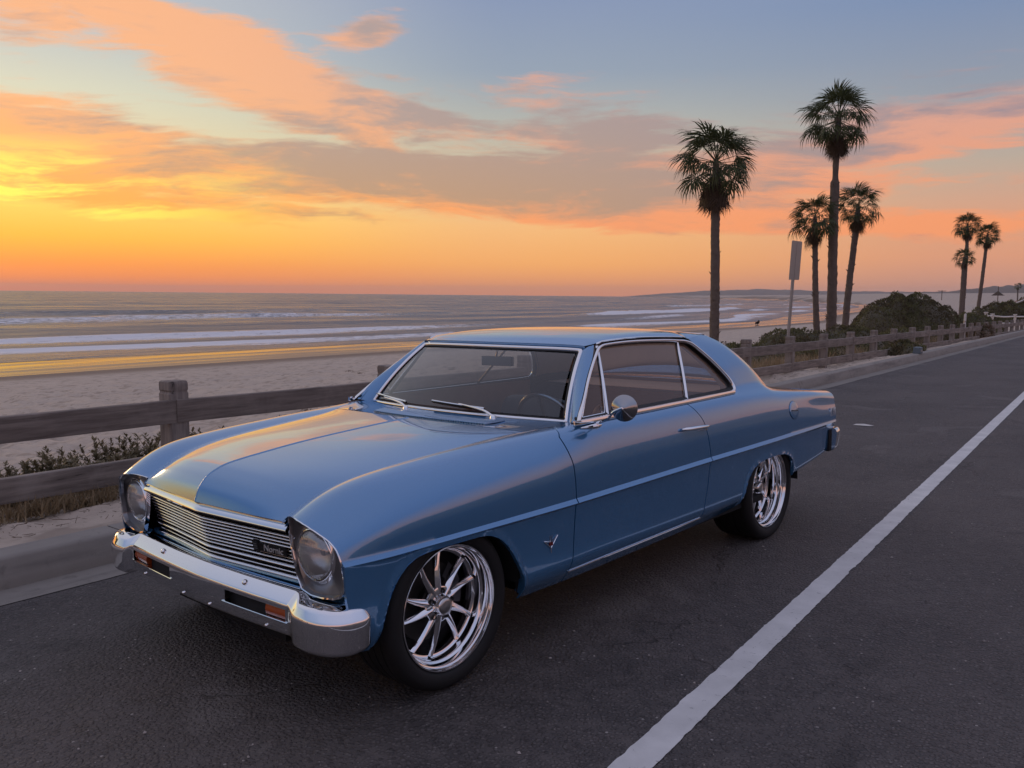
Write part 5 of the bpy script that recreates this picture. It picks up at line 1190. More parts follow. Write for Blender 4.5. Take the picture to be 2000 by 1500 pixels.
Zs += sstep(VV, 6, 60) * (.30 * fbm(XSea, YS * .30, .10, 4) + .16 * fbm(XSea, YS * .35, .42, 3)) * sstep(VV, 900, 300)
foam = np.maximum(foam, .60 * sstep(VV, 1.6, 5) * sstep(VV, 11, 9) * sstep(fbm(XSea * .2, YS * .05, 1, 3), -.10, .25)); Zs = np.maximum(Zs, -3.0 - .02)
so = tag(obj('sea', *gridvf(np.stack([XSea, YS, Zs], -1)), MAT['sea_water'], None, True, None), kind='structure'); set_attr(so, 'foam', foam.ravel())
# ---- distant hills
def ridge(name, dist, az0, az1, hfun, depth, z0, n=90, mat='headland_earth'):
    a = np.linspace(R(az0), R(az1), n); s = np.linspace(0, 1, n); h = hfun(s)
    prof = [(0, 0), (.12, .45), (.28, .85), (.45, 1.0), (.7, .9), (1, .3)]
    P = np.stack([np.stack([np.cos(a) * (dist + depth * q_), np.sin(a) * (dist + depth * q_), z0 + h * k * (1 + .12 * fbm(s * 40, s * 0 + k * 3, 1, 3))], 1) for q_, k in prof]); return tag(obj(name, *gridvf(P), MAT[mat], None, True, None), kind='structure')
ridge('headland', 7600, 118, 92, lambda s: 78 * np.interp(s, [0, .06, .2, .34, .5, .75, 1], [0, .25, .75, 1.0, .85, .8, 1.0]), 900, -3)
ridge('coastal_bluff', 2300, 105.5, 90, lambda s: 58 * np.interp(s, [0, .1, .3, .5, .7, .85, 1], [.02, .1, .30, .52, .78, .95, 1.0]) + 4 * fbm(s * 30, s * 0, 1, 3), 500, -3)
ridge('coastal_terrace', 760, 101.5, 90, lambda s: 19 * np.interp(s, [0, .15, .45, .7, 1], [.02, .12, .42, .78, 1.0]) + 1.5 * fbm(s * 24, s * 0, 1, 3), 200, -2.5)
yh_ = np.linspace(-260, 320, 160); hh = 5.5 + 4.0 * fbm(yh_ * .03, yh_ * 0, 1, 4) + 2.2 * fbm(yh_ * .2, yh_ * 0 + 4, 1, 3)
P = np.stack([np.stack([np.full(160, x_) + 2 * fbm(yh_ * .05, yh_ * 0 + x_, 1, 2), yh_, .05 + hh * k_], 1) for x_, k_ in ((26, 0), (30, .45), (35, .85), (44, 1.0), (80, 1.25), (140, 1.3))]); tag(obj('added_inland_hills', *gridvf(P), MAT['added_hill_earth'], None, True, None), kind='structure')  # unseen ridge added inland for its dark reflection in the car's side
# ---- fence
fence = empty('wooden_fence', (-5.67, 3.7, .05)); tag(fence, 'weathered grey post and rail fence along the beach side of the kerb', 'fence')
fence_loc = np.array([-5.67, 3.7, .05])
fx = lambda y: -5.774 + .02697 * np.asarray(y, float); fdz = lambda y: -.0077 * (np.asarray(y, float) - 3.7)
POSTS = [-2.9, -.7, 1.51, 3.713, 5.916, 8.12, 10.33, 12.55, 14.761, 17.041, 19.153, 21.218, 23.282, 25.359, 27.541, 29.617, 31.725, 33.723, 35.699, 37.502, 39.233] + [41.2 + 2.0 * k for k in range(9)]
def post_mesh(seed):
    g = np.random.default_rng(seed); w = .078
    lv = [(-.45, 1.0), (0, 1.0), (.30, 1.0), (.60, .995), (.712, .99), (.720, .93), (.732, .93), (.740, .99), (.785, .985), (.800, .95), (.806, .86)]
    ang = []; cs = [(1, .86), (.86, 1), (-.86, 1), (-1, .86), (-1, -.86), (-.86, -1), (.86, -1), (1, -.86)]
    P = np.stack([np.array([(a * w * k + .0015 * g.standard_normal(), b * w * k + .0015 * g.standard_normal(), z) for a, b in cs]) for z, k in lv]); V, F = gridvf(P, False, True); V = list(V) + [np.array([0, 0, .808])]; n = len(V) - 1; F += [((len(lv) - 1) * 8 + i, (len(lv) - 1) * 8 + (i + 1) % 8, n) for i in range(8)]
    me = mesh('post', V, F, MAT['weathered_wood'], True, 30); me.attributes.new('grain', 'FLOAT', 'POINT'); return me
pm_ = [post_mesh(k) for k in range(5)]
for i, y in enumerate(POSTS):
    o = link(bpy.data.objects.new('post', pm_[i % 5]), fence); o.location = np.array([fx(y), y, .048 + fdz(y)]) - fence_loc; o.rotation_euler = (R(random.uniform(-.8, .8)), R(random.uniform(-.8, .8)), R(-1.5 + random.uniform(-2.5, 2.5)))
for i in range(len(POSTS) - 1):
    y0, y1 = POSTS[i], POSTS[i + 1]
    for zt, h in ((.722, .172), (.330, .165)):
        yv = np.linspace(y0 - .03, y1 + .03, 6); th = .024
        sag = np.sin(np.linspace(0, np.pi, 6)) * -.006; dzr = random.uniform(-.006, .006)
        cx_ = fx(yv) + .050 + (.004 if i % 2 else -.004); tz = zt + fdz(yv) + sag + dzr
        ring_ = [(-th, -h), (th, -h + .002), (th + .001, -h + .006), (th + .001, -.006), (th - .004, 0), (-th + .004, 0), (-th, -.006)]
        P = np.stack([np.stack([cx_ + a, yv, tz + b], 1) for a, b in ring_]); V, F = gridvf(P, True, False); m_ = len(ring_)
        F.append(tuple(k * 6 for k in range(m_))); F.append(tuple(k * 6 + 5 for k in range(m_))[::-1])
        o = obj('rail', V - fence_loc, F, MAT['weathered_wood'], fence, True, 30); set_attr(o, 'grain', np.ones(len(V)))
# ---- plants
def blades(n, cfun, hfun, wfun, lean, g, segs=2, curl=.35):
    """n grass-like blades; returns V, F"""
    V = []; F = []
    for k in range(n):
        c = cfun(g); h = hfun(g); w = wfun(g); a = g.random() * 2 * np.pi; d = np.array([math.cos(a), math.sin(a), 0]); sd_ = np.array([-d[1], d[0], 0]); ln = lean * g.random()
        pts = []
        for s in range(segs + 1):
            q_ = s / segs; p_ = c + np.array([0, 0, h * q_ * (1 - .25 * curl * q_)]) + d * h * (ln * q_ + curl * ln * q_ * q_); ww = w * (1 - q_) ** .7
            pts.append((p_ - sd_ * ww, p_ + sd_ * ww))
        b = len(V)
        for s in range(segs): V += [pts[s][0], pts[s][1]]
        V.append((pts[-1][0] + pts[-1][1]) / 2)
        for s in range(segs - 1): F.append((b + 2 * s, b + 2 * s + 1, b + 2 * s + 3, b + 2 * s + 2))
        F.append((b + 2 * segs - 2, b + 2 * segs - 1, b + 2 * segs))
    return V, F
def plant(name, label, group, x, y, kind, r, h, n, seed, cat='shrub', zoff=0.0):
    g = np.random.default_rng(seed); z = float(beach_z(np.array([x]), np.array([y]))[0]) + zoff
    root = empty(name, (x, y, z)); tag(root, label, cat, group)
    if kind == 'sage':
        mb = MB(); st = []
        for k in range(max(10, n // 60)):
            a = g.random() * 6.28; rr = r * math.sqrt(g.random()); b = np.array([rr * .6 * math.cos(a), rr * .6 * math.sin(a), -.02]); tp = np.array([rr * 1.1 * math.cos(a), rr * 1.1 * math.sin(a), h * (.5 + .6 * g.random())]); tp[:2] += g.standard_normal(2) * .07
            st.append((b, tp)); mb.tube([b, (b + tp) / 2 + g.standard_normal(3) * .015, tp], [.0035, .0028, .0015], 4)
        tag(mb.build('stem', MAT['dead_twig'], root), kind='stuff')
        V = []; F = []
        for k in range(n):
            b, tp = st[g.integers(len(st))]; q_ = .25 + .75 * g.random() ** .8; c = b + (tp - b) * q_; a = g.random() * 6.28; L = .020 + .040 * g.random(); d = np.array([math.cos(a), math.sin(a), .2 + g.random()]); d /= np.linalg.norm(d); sd_ = np.cross(d, [0, 0, 1]); sd_ = sd_ / (np.linalg.norm(sd_) + 1e-6) * L * .2; i = len(V)
            V += [c, c + d * L * .5 + sd_, c + d * L, c + d * L * .5 - sd_]; F.append((i, i + 1, i + 2, i + 3))
        tag(obj('leaves', V, F, MAT['sage'], root, False, None), kind='stuff')
    elif kind == 'grass':
        V, F = blades(n, lambda g: np.array([*(g.standard_normal(2) * r * .5), -.02]), lambda g: h * (.45 + .7 * g.random()), lambda g: .0035 + .004 * g.random(), .9, g); tag(obj('blades', V, F, MAT['dry_grass'], root, False, None), kind='stuff')
    return root
SG, GG = 'low sage shrubs behind the near fence rails', 'tufts of dry grass at the fence'
for k, (x, y, r, h) in enumerate([(-6.25, 2.75, .26, .20), (-6.30, 3.05, .28, .27), (-6.32, 3.35, .30, .30), (-6.30, 3.68, .30, .34), (-6.35, 4.05, .28, .36), (-6.15, 2.42, .18, .13), (-6.30, 4.45, .26, .30)]):
    plant('sage_shrub', 'low grey-green sage shrub rising above the lower fence rail', SG, x, y, 'sage', r, h * .92, 2600, 40 + k)
for k, (x, y, r, h) in enumerate([(-6.20, 6.05, .30, .36), (-6.30, 6.40, .28, .42), (-6.40, 5.75, .22, .26)]):
    plant('sage_shrub', 'brownish bush between the beach and the fence post beside the windscreen', 'bushes by the fence post beside the windscreen', x, y, 'sage', r, h, 1300, 60 + k)
for k in range(16):
    y = 2.3 + k * .14 + random.uniform(-.05, .05); plant('dry_grass_tuft', 'dry grass tuft growing among the low sage shrubs', 'dry grass tufts among the sage', -6.15 + random.uniform(-.25, .2), y, 'grass', .12, .24, 90, 140 + k, 'grass')
for k in range(26):
    y = 1.9 + k * .085 + random.uniform(-.03, .03); plant('dry_grass_tuft', 'dry straw-coloured grass tuft under the lower fence rail', GG, -5.62 + random.uniform(-.12, .08), y, 'grass', .09, .14, 70, 90 + k, 'grass')
sagroup = 'dry grass tufts along the far fence'
for k in range(70):
    y = 13.2 + 22 * random.random() ** 1.2; x = float(fx(y)) - .35 - 2.2 * random.random() ** 1.4
    plant('dry_grass_tuft', 'pale dry grass tuft behind the fence past the car', sagroup, x, y, 'grass', .22, .34 + .12 * random.random(), 110, 200 + k, 'grass')
def mound(name, label, x, y, rx, ry, h, n, seed, leaf=.08, mats=('scrub_green', 'scrub_dark'), group=None, core='scrub_dark', zb=None, cat='shrub', rz=0.0, skirt=0.0):
    """scrub-covered hump: solid dark core under a skin of leaf clumps"""
    g = np.random.default_rng(seed); z = float(beach_z(np.array([x]), np.array([y]))[0]) if zb is None else zb
    root = empty(name, (x, y, z), rz); tag(root, label, cat, group)
    na, nr = 48, 16; a = np.linspace(0, 2 * np.pi, na, endpoint=False)
    lob = 1 + .16 * np.sin(a * 3 + seed) + .10 * np.sin(a * 5 + 2.1 * seed)
    def surf(al, q_):                              # q 0 rim .. 1 top
        lo = np.interp(np.mod(al, 2 * np.pi), np.r_[a, 2 * np.pi], np.r_[lob, lob[0]]); rr = np.cos(q_ * np.pi / 2) ** .75; px_, py_ = rx * lo * rr * np.cos(al), ry * lo * rr * np.sin(al)
        hz = h * np.sin(q_ * np.pi / 2) ** .9 * (1 + .40 * fbm(px_ / max(rx, .3) * 2.2 + seed, py_ / max(ry, .3) * 2.2, 1.0, 4, .6)); return np.stack([px_, py_, hz - .06], -1)
    A_, Q_ = np.meshgrid(a, np.linspace(0, .985, nr)); P = surf(A_, Q_) * [.95, .95, .93]; V, F = gridvf(P.reshape(nr, na, 3), False, True); obj('foliage_core', V, F, MAT[core], root, True, None)
    for mi, mname in enumerate(mats):
        V = []; F = []
        al = g.random(n) * 6.283; qq = g.random(n) ** 1.0; C_ = surf(al, qq); 
        dens = fbm(C_[:, 0] * 1.7 + 3 * seed, C_[:, 1] * 1.7 + C_[:, 2] * 1.3, .9, 3); sel = (dens > -.05) if mi == 0 else (dens <= .10)
        for c in C_[sel]:
            for j in range(2):
                d = np.array([c[0] / rx ** 2, c[1] / ry ** 2, c[2] / h ** 2 + .25]); d /= np.linalg.norm(d) + 1e-9; d = d + g.standard_normal(3) * .75; d /= np.linalg.norm(d); sd_ = np.cross(d, g.standard_normal(3)); sd_ /= np.linalg.norm(sd_) + 1e-9; L = leaf * (.6 + .9 * g.random()); w = L * .28; i = len(V); p_ = c + g.standard_normal(3) * leaf * .3
                V += [p_ - sd_ * w * .3, p_ + d * L * .5 - sd_ * w, p_ + d * L, p_ + d * L * .5 + sd_ * w]; F.append((i, i + 3, i + 2, i + 1))
        if V: tag(obj('foliage', V, F, MAT[mname], root, False, None), kind='stuff')
    return root
MLAB = ['broad green scrub mound seaward of the road sign', 'low green scrub mound between the car roof and the road sign', 'rounded scrub mound at the feet of the short slender palm', 'scrub mound directly behind the road sign pole', 'scrub mound at the foot of the tallest palm', 'small low scrub clump close behind the fence by the sign', 'scrub mound on the seaward side of the palm clump', 'narrow scrub clump behind the fence rails before the palm clump', 'scrub mound behind the fence just past the palm clump']
mg = 'low green dune scrub mounds behind the fence'
for k, (x, y, rx_, ry_, h) in enumerate([(-9.2, 24.2, 1.5, 2.0, .80), (-7.9, 21.6, 1.1, 1.6, .58), (-8.6, 27.6, 1.4, 2.0, 1.0), (-7.4, 24.5, 1.0, 1.8, .70), (-7.2, 29.5, 1.1, 2.2, .95), (-6.4, 22.9, .7, 1.2, .40), (-9.6, 33.5, 1.2, 1.8, .8), (-6.6, 26.8, .7, 1.5, .55), (-6.6, 33.5, .9, 1.8, .8)]):
    mound('dune_scrub', MLAB[k], x, y, rx_, ry_, h, 2600, 300 + k, .055, group=mg)
mound('low_shrub', 'dark spreading shrub at the kerb in front of the far fence rails', float(fx(25.6)) + .30, 25.6, .45, 1.5, .34, 900, 330, .06, ('scrub_dark', 'scrub_green'))
mound('low_shrub', 'brown bush covering the far fence posts before the white railing', float(fx(40.4)) - .05, 40.4, .45, 1.3, .62, 700, 331, .07, ('dead_twig', 'scrub_dark'), core='dead_twig')
mound('scrub_hill', 'large dark green scrub-covered dune behind the far fence', -9.1, 47.0, 2.6, 5.2, 2.15, 15000, 340, .075, ('scrub_green', 'scrub_dark'))
mound('scrub_hill', 'smaller dark scrub-covered dune at the foot of the distant palms', -7.2, 56.0, 1.5, 3.6, 1.1, 4500, 341, .08, ('scrub_dark', 'scrub_green'))
mound('scrub_hill', 'far green scrub dune above the white railing', -7.9, 83.0, 2.6, 5.0, 1.75, 5000, 342, .12, ('scrub_green', 'scrub_dark'))
mound('scrub_hill', 'green scrub dune behind the pink house', -6.9, 104.0, 2.2, 4.0, 2.3, 2400, 343, .15, ('scrub_green', 'scrub_dark'))
# sandstone outcrop on the seaward flank of the scrub dune
rk = empty('sandstone_outcrop', (-10.9, 43.0, -1.2)); tag(rk, 'bare pale sandstone face on the flank of the large scrub dune', 'rock')
for k in range(6):
    g = np.random.default_rng(400 + k); a = np.linspace(0, 2 * np.pi, 14, endpoint=False); c = np.array([.15 + .34 * k, -.5 + .35 * k, .35 + .20 * k]); P = np.stack([np.stack([c[0] + r_ * np.cos(a) * .55 * (1 + .3 * g.random(14)), c[1] + r_ * np.sin(a) * 1.0 * (1 + .3 * g.random(14)), c[2] + z_ + .12 * g.random(14)], 1) for r_, z_ in ((1.0, -1.2), (1.0, -.2), (.85, .25), (.45, .45), (.02, .5))]); obj('boulder', *gridvf(P, False, True), MAT['sandstone'], rk, True, 25)
# ---- palms
def frond_mesh(seed, dead=False):
    """fan leaf: petiole along +x, folded ray segments with drooping tips"""
    g = np.random.default_rng(seed); V = []; F = []; Lp = .68 if not dead else .42; Lb = .62
    w = .017; up = .03
    V += [(0, -w, 0), (0, w, 0), (Lp, w * .6, up), (Lp, -w * .6, up), (0, 0, .02), (Lp, 0, up + .015)]; F += [(0, 3, 5, 4), (4, 5, 2, 1)]
    n = 24; span = 1.75 if not dead else .95
    for k in range(n):
        a = -span + 2 * span * k / (n - 1) + g.normal() * .03; L = Lb * (.66 + .34 * math.cos(a * .7)) * (.85 + .3 * g.random()); da = span / (n - 1)
        d = np.array([math.cos(a), math.sin(a), 0]); c0 = np.array([Lp - .02, 0, up]); sd_ = np.array([-d[1], d[0], 0]); fold = .025 * (1 if k % 2 else -1)
        cup = .10 * abs(math.sin(a)); p1 = c0 + d * L * .52 + [0, 0, .02 + fold - cup * .5]; w1 = L * .52 * da * 1.0; dr = (.14 + .26 * g.random()) if not dead else .06 + .12 * g.random()
        p2 = c0 + d * L * .80 + [0, 0, -dr * .35 - cup]; w2 = w1 * .50; p3 = c0 + d * L * (1.05 - .3 * dr) + [0, 0, -dr - cup * 1.2]; i = len(V)
        V += [c0, p1 - sd_ * w1, p1 + sd_ * w1, p2 - sd_ * w2, p2 + sd_ * w2, p3]; F += [(i, i + 1, i + 2), (i + 1, i + 3, i + 4, i + 2), (i + 3, i + 5, i + 4)]
    return mesh('dead_frond' if dead else 'frond', V, F, MAT['palm_dead' if dead else 'palm_green'], False)
FRM = [frond_mesh(500 + k) for k in range(5)]; DFM = [frond_mesh(520 + k, True) for k in range(3)]
def palm(label, group, x, y, zb, ztop, dia, size, seed, nf=38, nd=16, lean=(0, 0), neck=0.0, skirt=1.0):
    g = np.random.default_rng(seed); root = empty('palm_tree', (x, y, zb)); tag(root, label, 'palm', group)
    H = ztop - zb; m = 70; s = np.linspace(0, 1, m); cxy = np.stack([lean[0] * s ** 1.3 + .05 * np.sin(s * 4 + seed), lean[1] * s ** 1.3, H * s], 1)
    rr = dia / 2 * np.interp(s, [0, .03, .12, .55, 1], [1.35, 1.15, 1.0, .92, .82]) * np.interp(s, [0, .90, .97, 1], [1, 1, .8, .45])
    if neck: rr = np.where(s > neck, dia / 2 * .62, rr * 1.04)
    a = np.linspace(0, 2 * np.pi, 14, endpoint=False)
    P = np.stack([np.stack([c[0] + r_ * (1 + .07 * g.standard_normal(14)) * np.cos(a), c[1] + r_ * (1 + .07 * g.standard_normal(14)) * np.sin(a), np.full(14, c[2] - (.25 if i == 0 else 0)) + .02 * g.standard_normal(14)], 1) for i, (c, r_) in enumerate(zip(cxy, rr))]); obj('trunk', *gridvf(P, False, True), MAT['palm_bark'], root, True, 50)
    # leaf-base stubs
    mb = MB()
    for k in range(int(26 * H / 8)):
        q_ = g.random() * (neck if neck else .93); c = np.array([np.interp(q_, s, cxy[:, j]) for j in range(3)]); r_ = np.interp(q_, s, rr); al = g.random() * 6.28; d = np.array([math.cos(al), math.sin(al), 0]); sd_ = np.array([-d[1], d[0], 0]); L = .05 + .07 * g.random()
        b = c + d * r_ * .92; mb.add([b - sd_ * .035, b + sd_ * .035, b + d * L + [0, 0, .07], b + [0, 0, -.08]], [(0, 1, 2), (0, 2, 3), (1, 3, 2)])
    tag(mb.build('leaf_bases', MAT['palm_bark'], root, False), kind='stuff')
    top = cxy[-1]
    for k in range(nf):
        q_ = (k + .5) / nf; el = R(80 - 122 * q_ ** .9 + g.normal() * 6); az = k * 2.39996 + g.normal() * .15
        o = link(bpy.data.objects.new('frond', FRM[k % 5]), root); sc_ = size * (.86 + .26 * g.random()) * (1.0 if q_ > .15 else .85)
        o.location = top + np.array([0, 0, -.20 * q_ * size]); o.scale = (sc_,) * 3; o.rotation_euler = Matrix.Rotation(az, 3, 'Z').to_4x4().to_3x3().__matmul__(Matrix.Rotation(-el, 3, 'Y')).__matmul__(Matrix.Rotation(g.normal() * .35, 3, 'X')).to_euler()
    for k in range(nd):
        az = k * 2.39996 + 1; q_ = k / nd; el = R(-62 - 26 * g.random())
        o = link(bpy.data.objects.new('dead_frond', DFM[k % 3]), root); sc_ = size * skirt * (.78 + .25 * g.random()); o.location = top + np.array([.06 * math.cos(az), .06 * math.sin(az), -(.35 + .25 * q_) * size]); o.scale = (sc_, sc_ * (.5 + .6 * g.random()), sc_)
        o.rotation_euler = Matrix.Rotation(az, 3, 'Z').__matmul__(Matrix.Rotation(-el, 3, 'Y')).to_euler()
    return root
# image ray helper: a direction only; distances come from the ground and usual sizes
def at_px(px_, depth):
    """ground-plan point at camera depth (m) in the direction of photo column px_ (2000 wide)"""
    az = R(125.2358) - math.atan((px_ - 1000) / 1680.73); d = depth / math.cos(R(125.2358) - az); return d * math.cos(az), d * math.sin(az)
def z_px(py_, px_, depth): return CAM_H + depth * (575.5 + .0095 * (px_ - 1000) - py_) / 1680.73 * 1.006
def palm_px(label, group, bx, tx, ty, by, depth, **kw):
    x, y = at_px(bx, depth); x2, y2 = at_px(tx, depth); zt = z_px(ty, tx, depth); zb = z_px(by, bx, depth)
    return palm(label, group, x, y, zb, zt, lean=(x2 - x, y2 - y), **kw)
PG = 'fan palms in the clump beyond the fence'
palm_px('stout fan palm with a wide crown standing alone beyond the car roof', None, 1391, 1389, 318, 690, 30.5, dia=.33, size=1.25, seed=1, nf=36, nd=26, skirt=1.05)
palm_px('tallest fan palm, its bare upper trunk thinner than the lower part', None, 1620, 1617, 238, 692, 34.5, dia=.37, size=1.20, seed=2, nf=36, nd=22, skirt=1.0, neck=.735)
palm_px('short slender fan palm leaning beside the road sign', None, 1597, 1578, 425, 696, 34.0, dia=.24, size=.88, seed=3, nf=28, nd=18, skirt=1.0)
palm_px('medium fan palm with a small skirt, inland side of the tallest palm', None, 1650, 1660, 405, 668, 36.5, dia=.28, size=.86, seed=4, nf=28, nd=18, skirt=1.0)
palm_px('distant fan palm, tallest of three behind the scrub dune', None, 1876, 1874, 441, 640, 84, dia=.36, size=1.15, seed=5, nf=34, nd=16)
palm_px('distant fan palm leaning inland beside the tallest of three', None, 1903, 1915, 459, 640, 88, dia=.36, size=1.12, seed=6, nf=34, nd=18)
palm_px('short distant fan palm in front of the tallest of three', None, 1870, 1873, 503, 640, 82, dia=.34, size=.86, seed=7, nf=28, nd=8)
for bx, ty, dp, sz, lab in ((1980, 558, 330, 1.3, 'tiny hazy fan palm on the far bluff, with a double crown'), (1997, 549, 340, 1.2, 'tiny hazy fan palm on the far bluff at the pink house')):
    palm_px(lab, None, bx, bx, ty, 590, dp, dia=.5, size=sz, seed=int(bx), nf=16, nd=5)
# ---- road sign seen from behind
sx_, sy_ = fx(17.25) - .16, 17.25
sr = empty('road_sign', (sx_, sy_, -.1)); tag(sr, 'tall rectangular road sign seen from behind on a leaning steel pole', 'sign')
sr.rotation_euler = (R(0.6), R(2.6), R(-1.5))
mb = MB(); mb.box((0, 0, 1.33), (.055, .032, 2.75)); mb.box((.0, -.010, 1.33), (.02, .03, 2.75)); mb.build('pole', MAT['galvanised_steel'], sr, False)
P = rounded([(-.30, 1.98), (-.30, 2.72), (.30, 2.72), (.30, 1.96), (-.30, 1.96)], .04, 5)
mb = MB(); n = len(P); V = [(.020, a, b) for a, b in P] + [(.024, a, b) for a, b in P]; mb.add(V, [tuple(range(n)), tuple(range(2 * n - 1, n - 1, -1))] + [(i, (i + 1) % n, n + (i + 1) % n, n + i) for i in range(n)]); mb.build('sign_panel', MAT['sign_back'], sr, False)
mb = MB(); mb.box((.006, 0, 2.34), (.022, .10, .70)); mb.build('channel', MAT['galvanised_steel'], sr, False)
for z_ in (2.08, 2.60):
    mb = MB(); mb.box((-.016, 0, z_), (.016, .022, .022)); mb.build('bolt', MAT['satin_alloy'], sr, False)
# ---- small things along the kerb and beach
bx_, by2 = float(lip(24.0)) - .40, 24.0
mb = MB(); zk = float(ze(24.0)) + .15
bxr = empty('kerb_box', (bx_, by2, zk)); tag(bxr, 'small blue-grey box standing on the kerb by the far fence', 'box')
mb = MB(); P = [(-.09, -.16), (.09, -.16), (.09, .16), (-.09, .16)]; mb.add([(a, b, 0) for a, b in P] + [(a * .92, b * .94, .15) for a, b in P] + [(a * .6, b * .7, .165) for a, b in P], [(0, 1, 5, 4), (1, 2, 6, 5), (2, 3, 7, 6), (3, 0, 4, 7), (4, 5, 9, 8), (5, 6, 10, 9), (6, 7, 11, 10), (7, 4, 8, 11), (8, 9, 10, 11)]); mb.build('box_body', MAT['weathered_blue_plastic'], bxr, False)
mb = MB(); mb.box((.092, 0, .07), (.012, .20, .05)); mb.build('box_label', MAT['galvanised_steel'], bxr, False)
mx_, my_ = at_px(1881, 33.0); mk = empty('marker_post', (mx_, my_, -.25)); tag(mk, 'slim white marker post rising above the far fence', 'post')
mb = MB(); mb.tube([(0, 0, 0), (0, 0, 1.18), (0, 0, 1.22)], [.045, .045, .02], 10); mb.build('shaft', MAT['white_paint'], mk); mb = MB(); mb.tube([(0, 0, .88), (0, 0, .94)], .047, 10); mb.build('band', MAT['galvanised_steel'], mk)
# white railing and gate posts beyond the end of the fence
rl0 = empty('white_railing', (-5.0, 60.0, -.3)); tag(rl0, 'white wooden railing with thick posts past the end of the fence', 'railing')
wr = [at_px(c, d) for c, d in ((1921, 55.0), (1934, 57.0), (1978, 62.0), (2012, 70.0))]
for i, (x, y) in enumerate(wr):
    zt = z_px((610, 613, 614, 612)[i], (1921, 1934, 1978, 2012)[i], (55, 57, 62, 70)[i]); mb = MB(); mb.box((x + 5.0, y - 60, (zt + .3) / 2), (.16, .16, zt + .3)); mb.box((x + 5.0, y - 60, zt + .33), (.24, .24, .07)); mb.build('railing_post', MAT['white_paint'], rl0, False)
for i in range(3):
    for k_, dz_ in ((0, -.06), (1, -.55)):
        a = np.array([wr[i][0] + 5, wr[i][1] - 60, z_px((612, 614, 615, 613)[i], 1930, (55, 57, 62, 70)[i]) + .3 + dz_]); b = np.array([wr[i + 1][0] + 5, wr[i + 1][1] - 60, z_px((612, 614, 615, 613)[i + 1], 1980, (55, 57, 62, 70)[i + 1]) + .3 + dz_]); mb = MB(); mb.tube([a, (a + b) / 2 - [0, 0, .05 * (1 - k_)], b], .05, 4); mb.build('railing_bar', MAT['white_paint'], rl0, False)
# pink house at the edge of the frame
hx, hy = at_px(2022, 92.0); hz = 0.2
hs = empty('pink_house', (hx, hy, hz)); tag(hs, 'small pink stucco house with pale gable trim beside the far dunes', 'house'); hs.rotation_euler = (0, 0, R(8))
mb = MB(); w, d, h = 2.6, 4.0, .75; mb.add([(-w, -d, -.5), (w, -d, -.5), (w, d, -.5), (-w, d, -.5), (-w, -d, h), (w, -d, h), (w, d, h), (-w, d, h), (0, -d, h + 1.15), (0, d, h + 1.15)], [(0, 1, 5, 8, 4), (2, 3, 7, 9, 6), (1, 2, 6, 5), (3, 0, 4, 7)]); mb.build('wall', MAT['pink_stucco'], hs, False)
for s in (1, -1):
    mb = MB(); mb.add([(s * (w + .35), -d - .3, h - .15), (s * (w + .35), d + .3, h - .15), (0, d + .3, h + 1.2), (0, -d - .3, h + 1.2), (s * (w + .35), -d - .3, h - .05), (s * (w + .35), d + .3, h - .05), (0, d + .3, h + 1.3), (0, -d - .3, h + 1.3)], [(0, 1, 2, 3), (4, 5, 6, 7), (0, 3, 7, 4), (0, 4, 5, 1), (1, 5, 6, 2)]); mb.build('roof', MAT['tile_roof'], hs, False)
    mb = MB(); mb.tube([(s * (w + .4), -d - .34, h - .10), (0, -d - .34, h + 1.26)], .10, 4); mb.build('gable_trim', MAT['white_paint'], hs, False)
mb = MB(); mb.box((-.9, -d - .02, .2), (.7, .06, .7)); wn = mb.build('window', MAT['window_dark'], hs, False); mb = MB(); mb.box((-.9, -d - .05, -.18), (.8, .08, .06)); mb.build('sill', MAT['white_paint'], wn, False)
# utility pole far off
ux, uy = at_px(1833, 420); up_ = empty('utility_pole', (ux, uy, 1.0)); tag(up_, 'thin hazy utility pole with a crossarm on the far shore', 'pole')
zt = z_px(566.5, 1833, 420) - 1.0; mb = MB(); mb.tube([(0, 0, 0), (0, 0, zt)], .18, 6); mb.build('mast', MAT['palm_bark'], up_); mb = MB(); mb.box((0, 0, zt - .3), (3.6, .25, .22)); mb.build('crossarm', MAT['palm_bark'], up_, False)
# beach shelter roof on the far bluff
tx_, ty_ = at_px(1942, 300); sh_ = empty('beach_shelter', (tx_, ty_, 4.0)); tag(sh_, 'hazy peaked shelter roof with a tall central mast on the far bluff', 'shelter')
mb = MB(); zt = z_px(571, 1942, 300) - 4.0; mb.add([(-1.9, -1.9, zt - 1.0), (1.9, -1.9, zt - 1.0), (1.9, 1.9, zt - 1.0), (-1.9, 1.9, zt - 1.0), (0, 0, zt + .6)], [(0, 1, 4), (1, 2, 4), (2, 3, 4), (3, 0, 4), (3, 2, 1, 0)]); mb.build('canopy', MAT['palm_dead'], sh_, False); mb = MB(); mb.tube([(0, 0, -6), (0, 0, zt + 2.2)], .14, 6); mb.build('mast', MAT['palm_bark'], sh_)
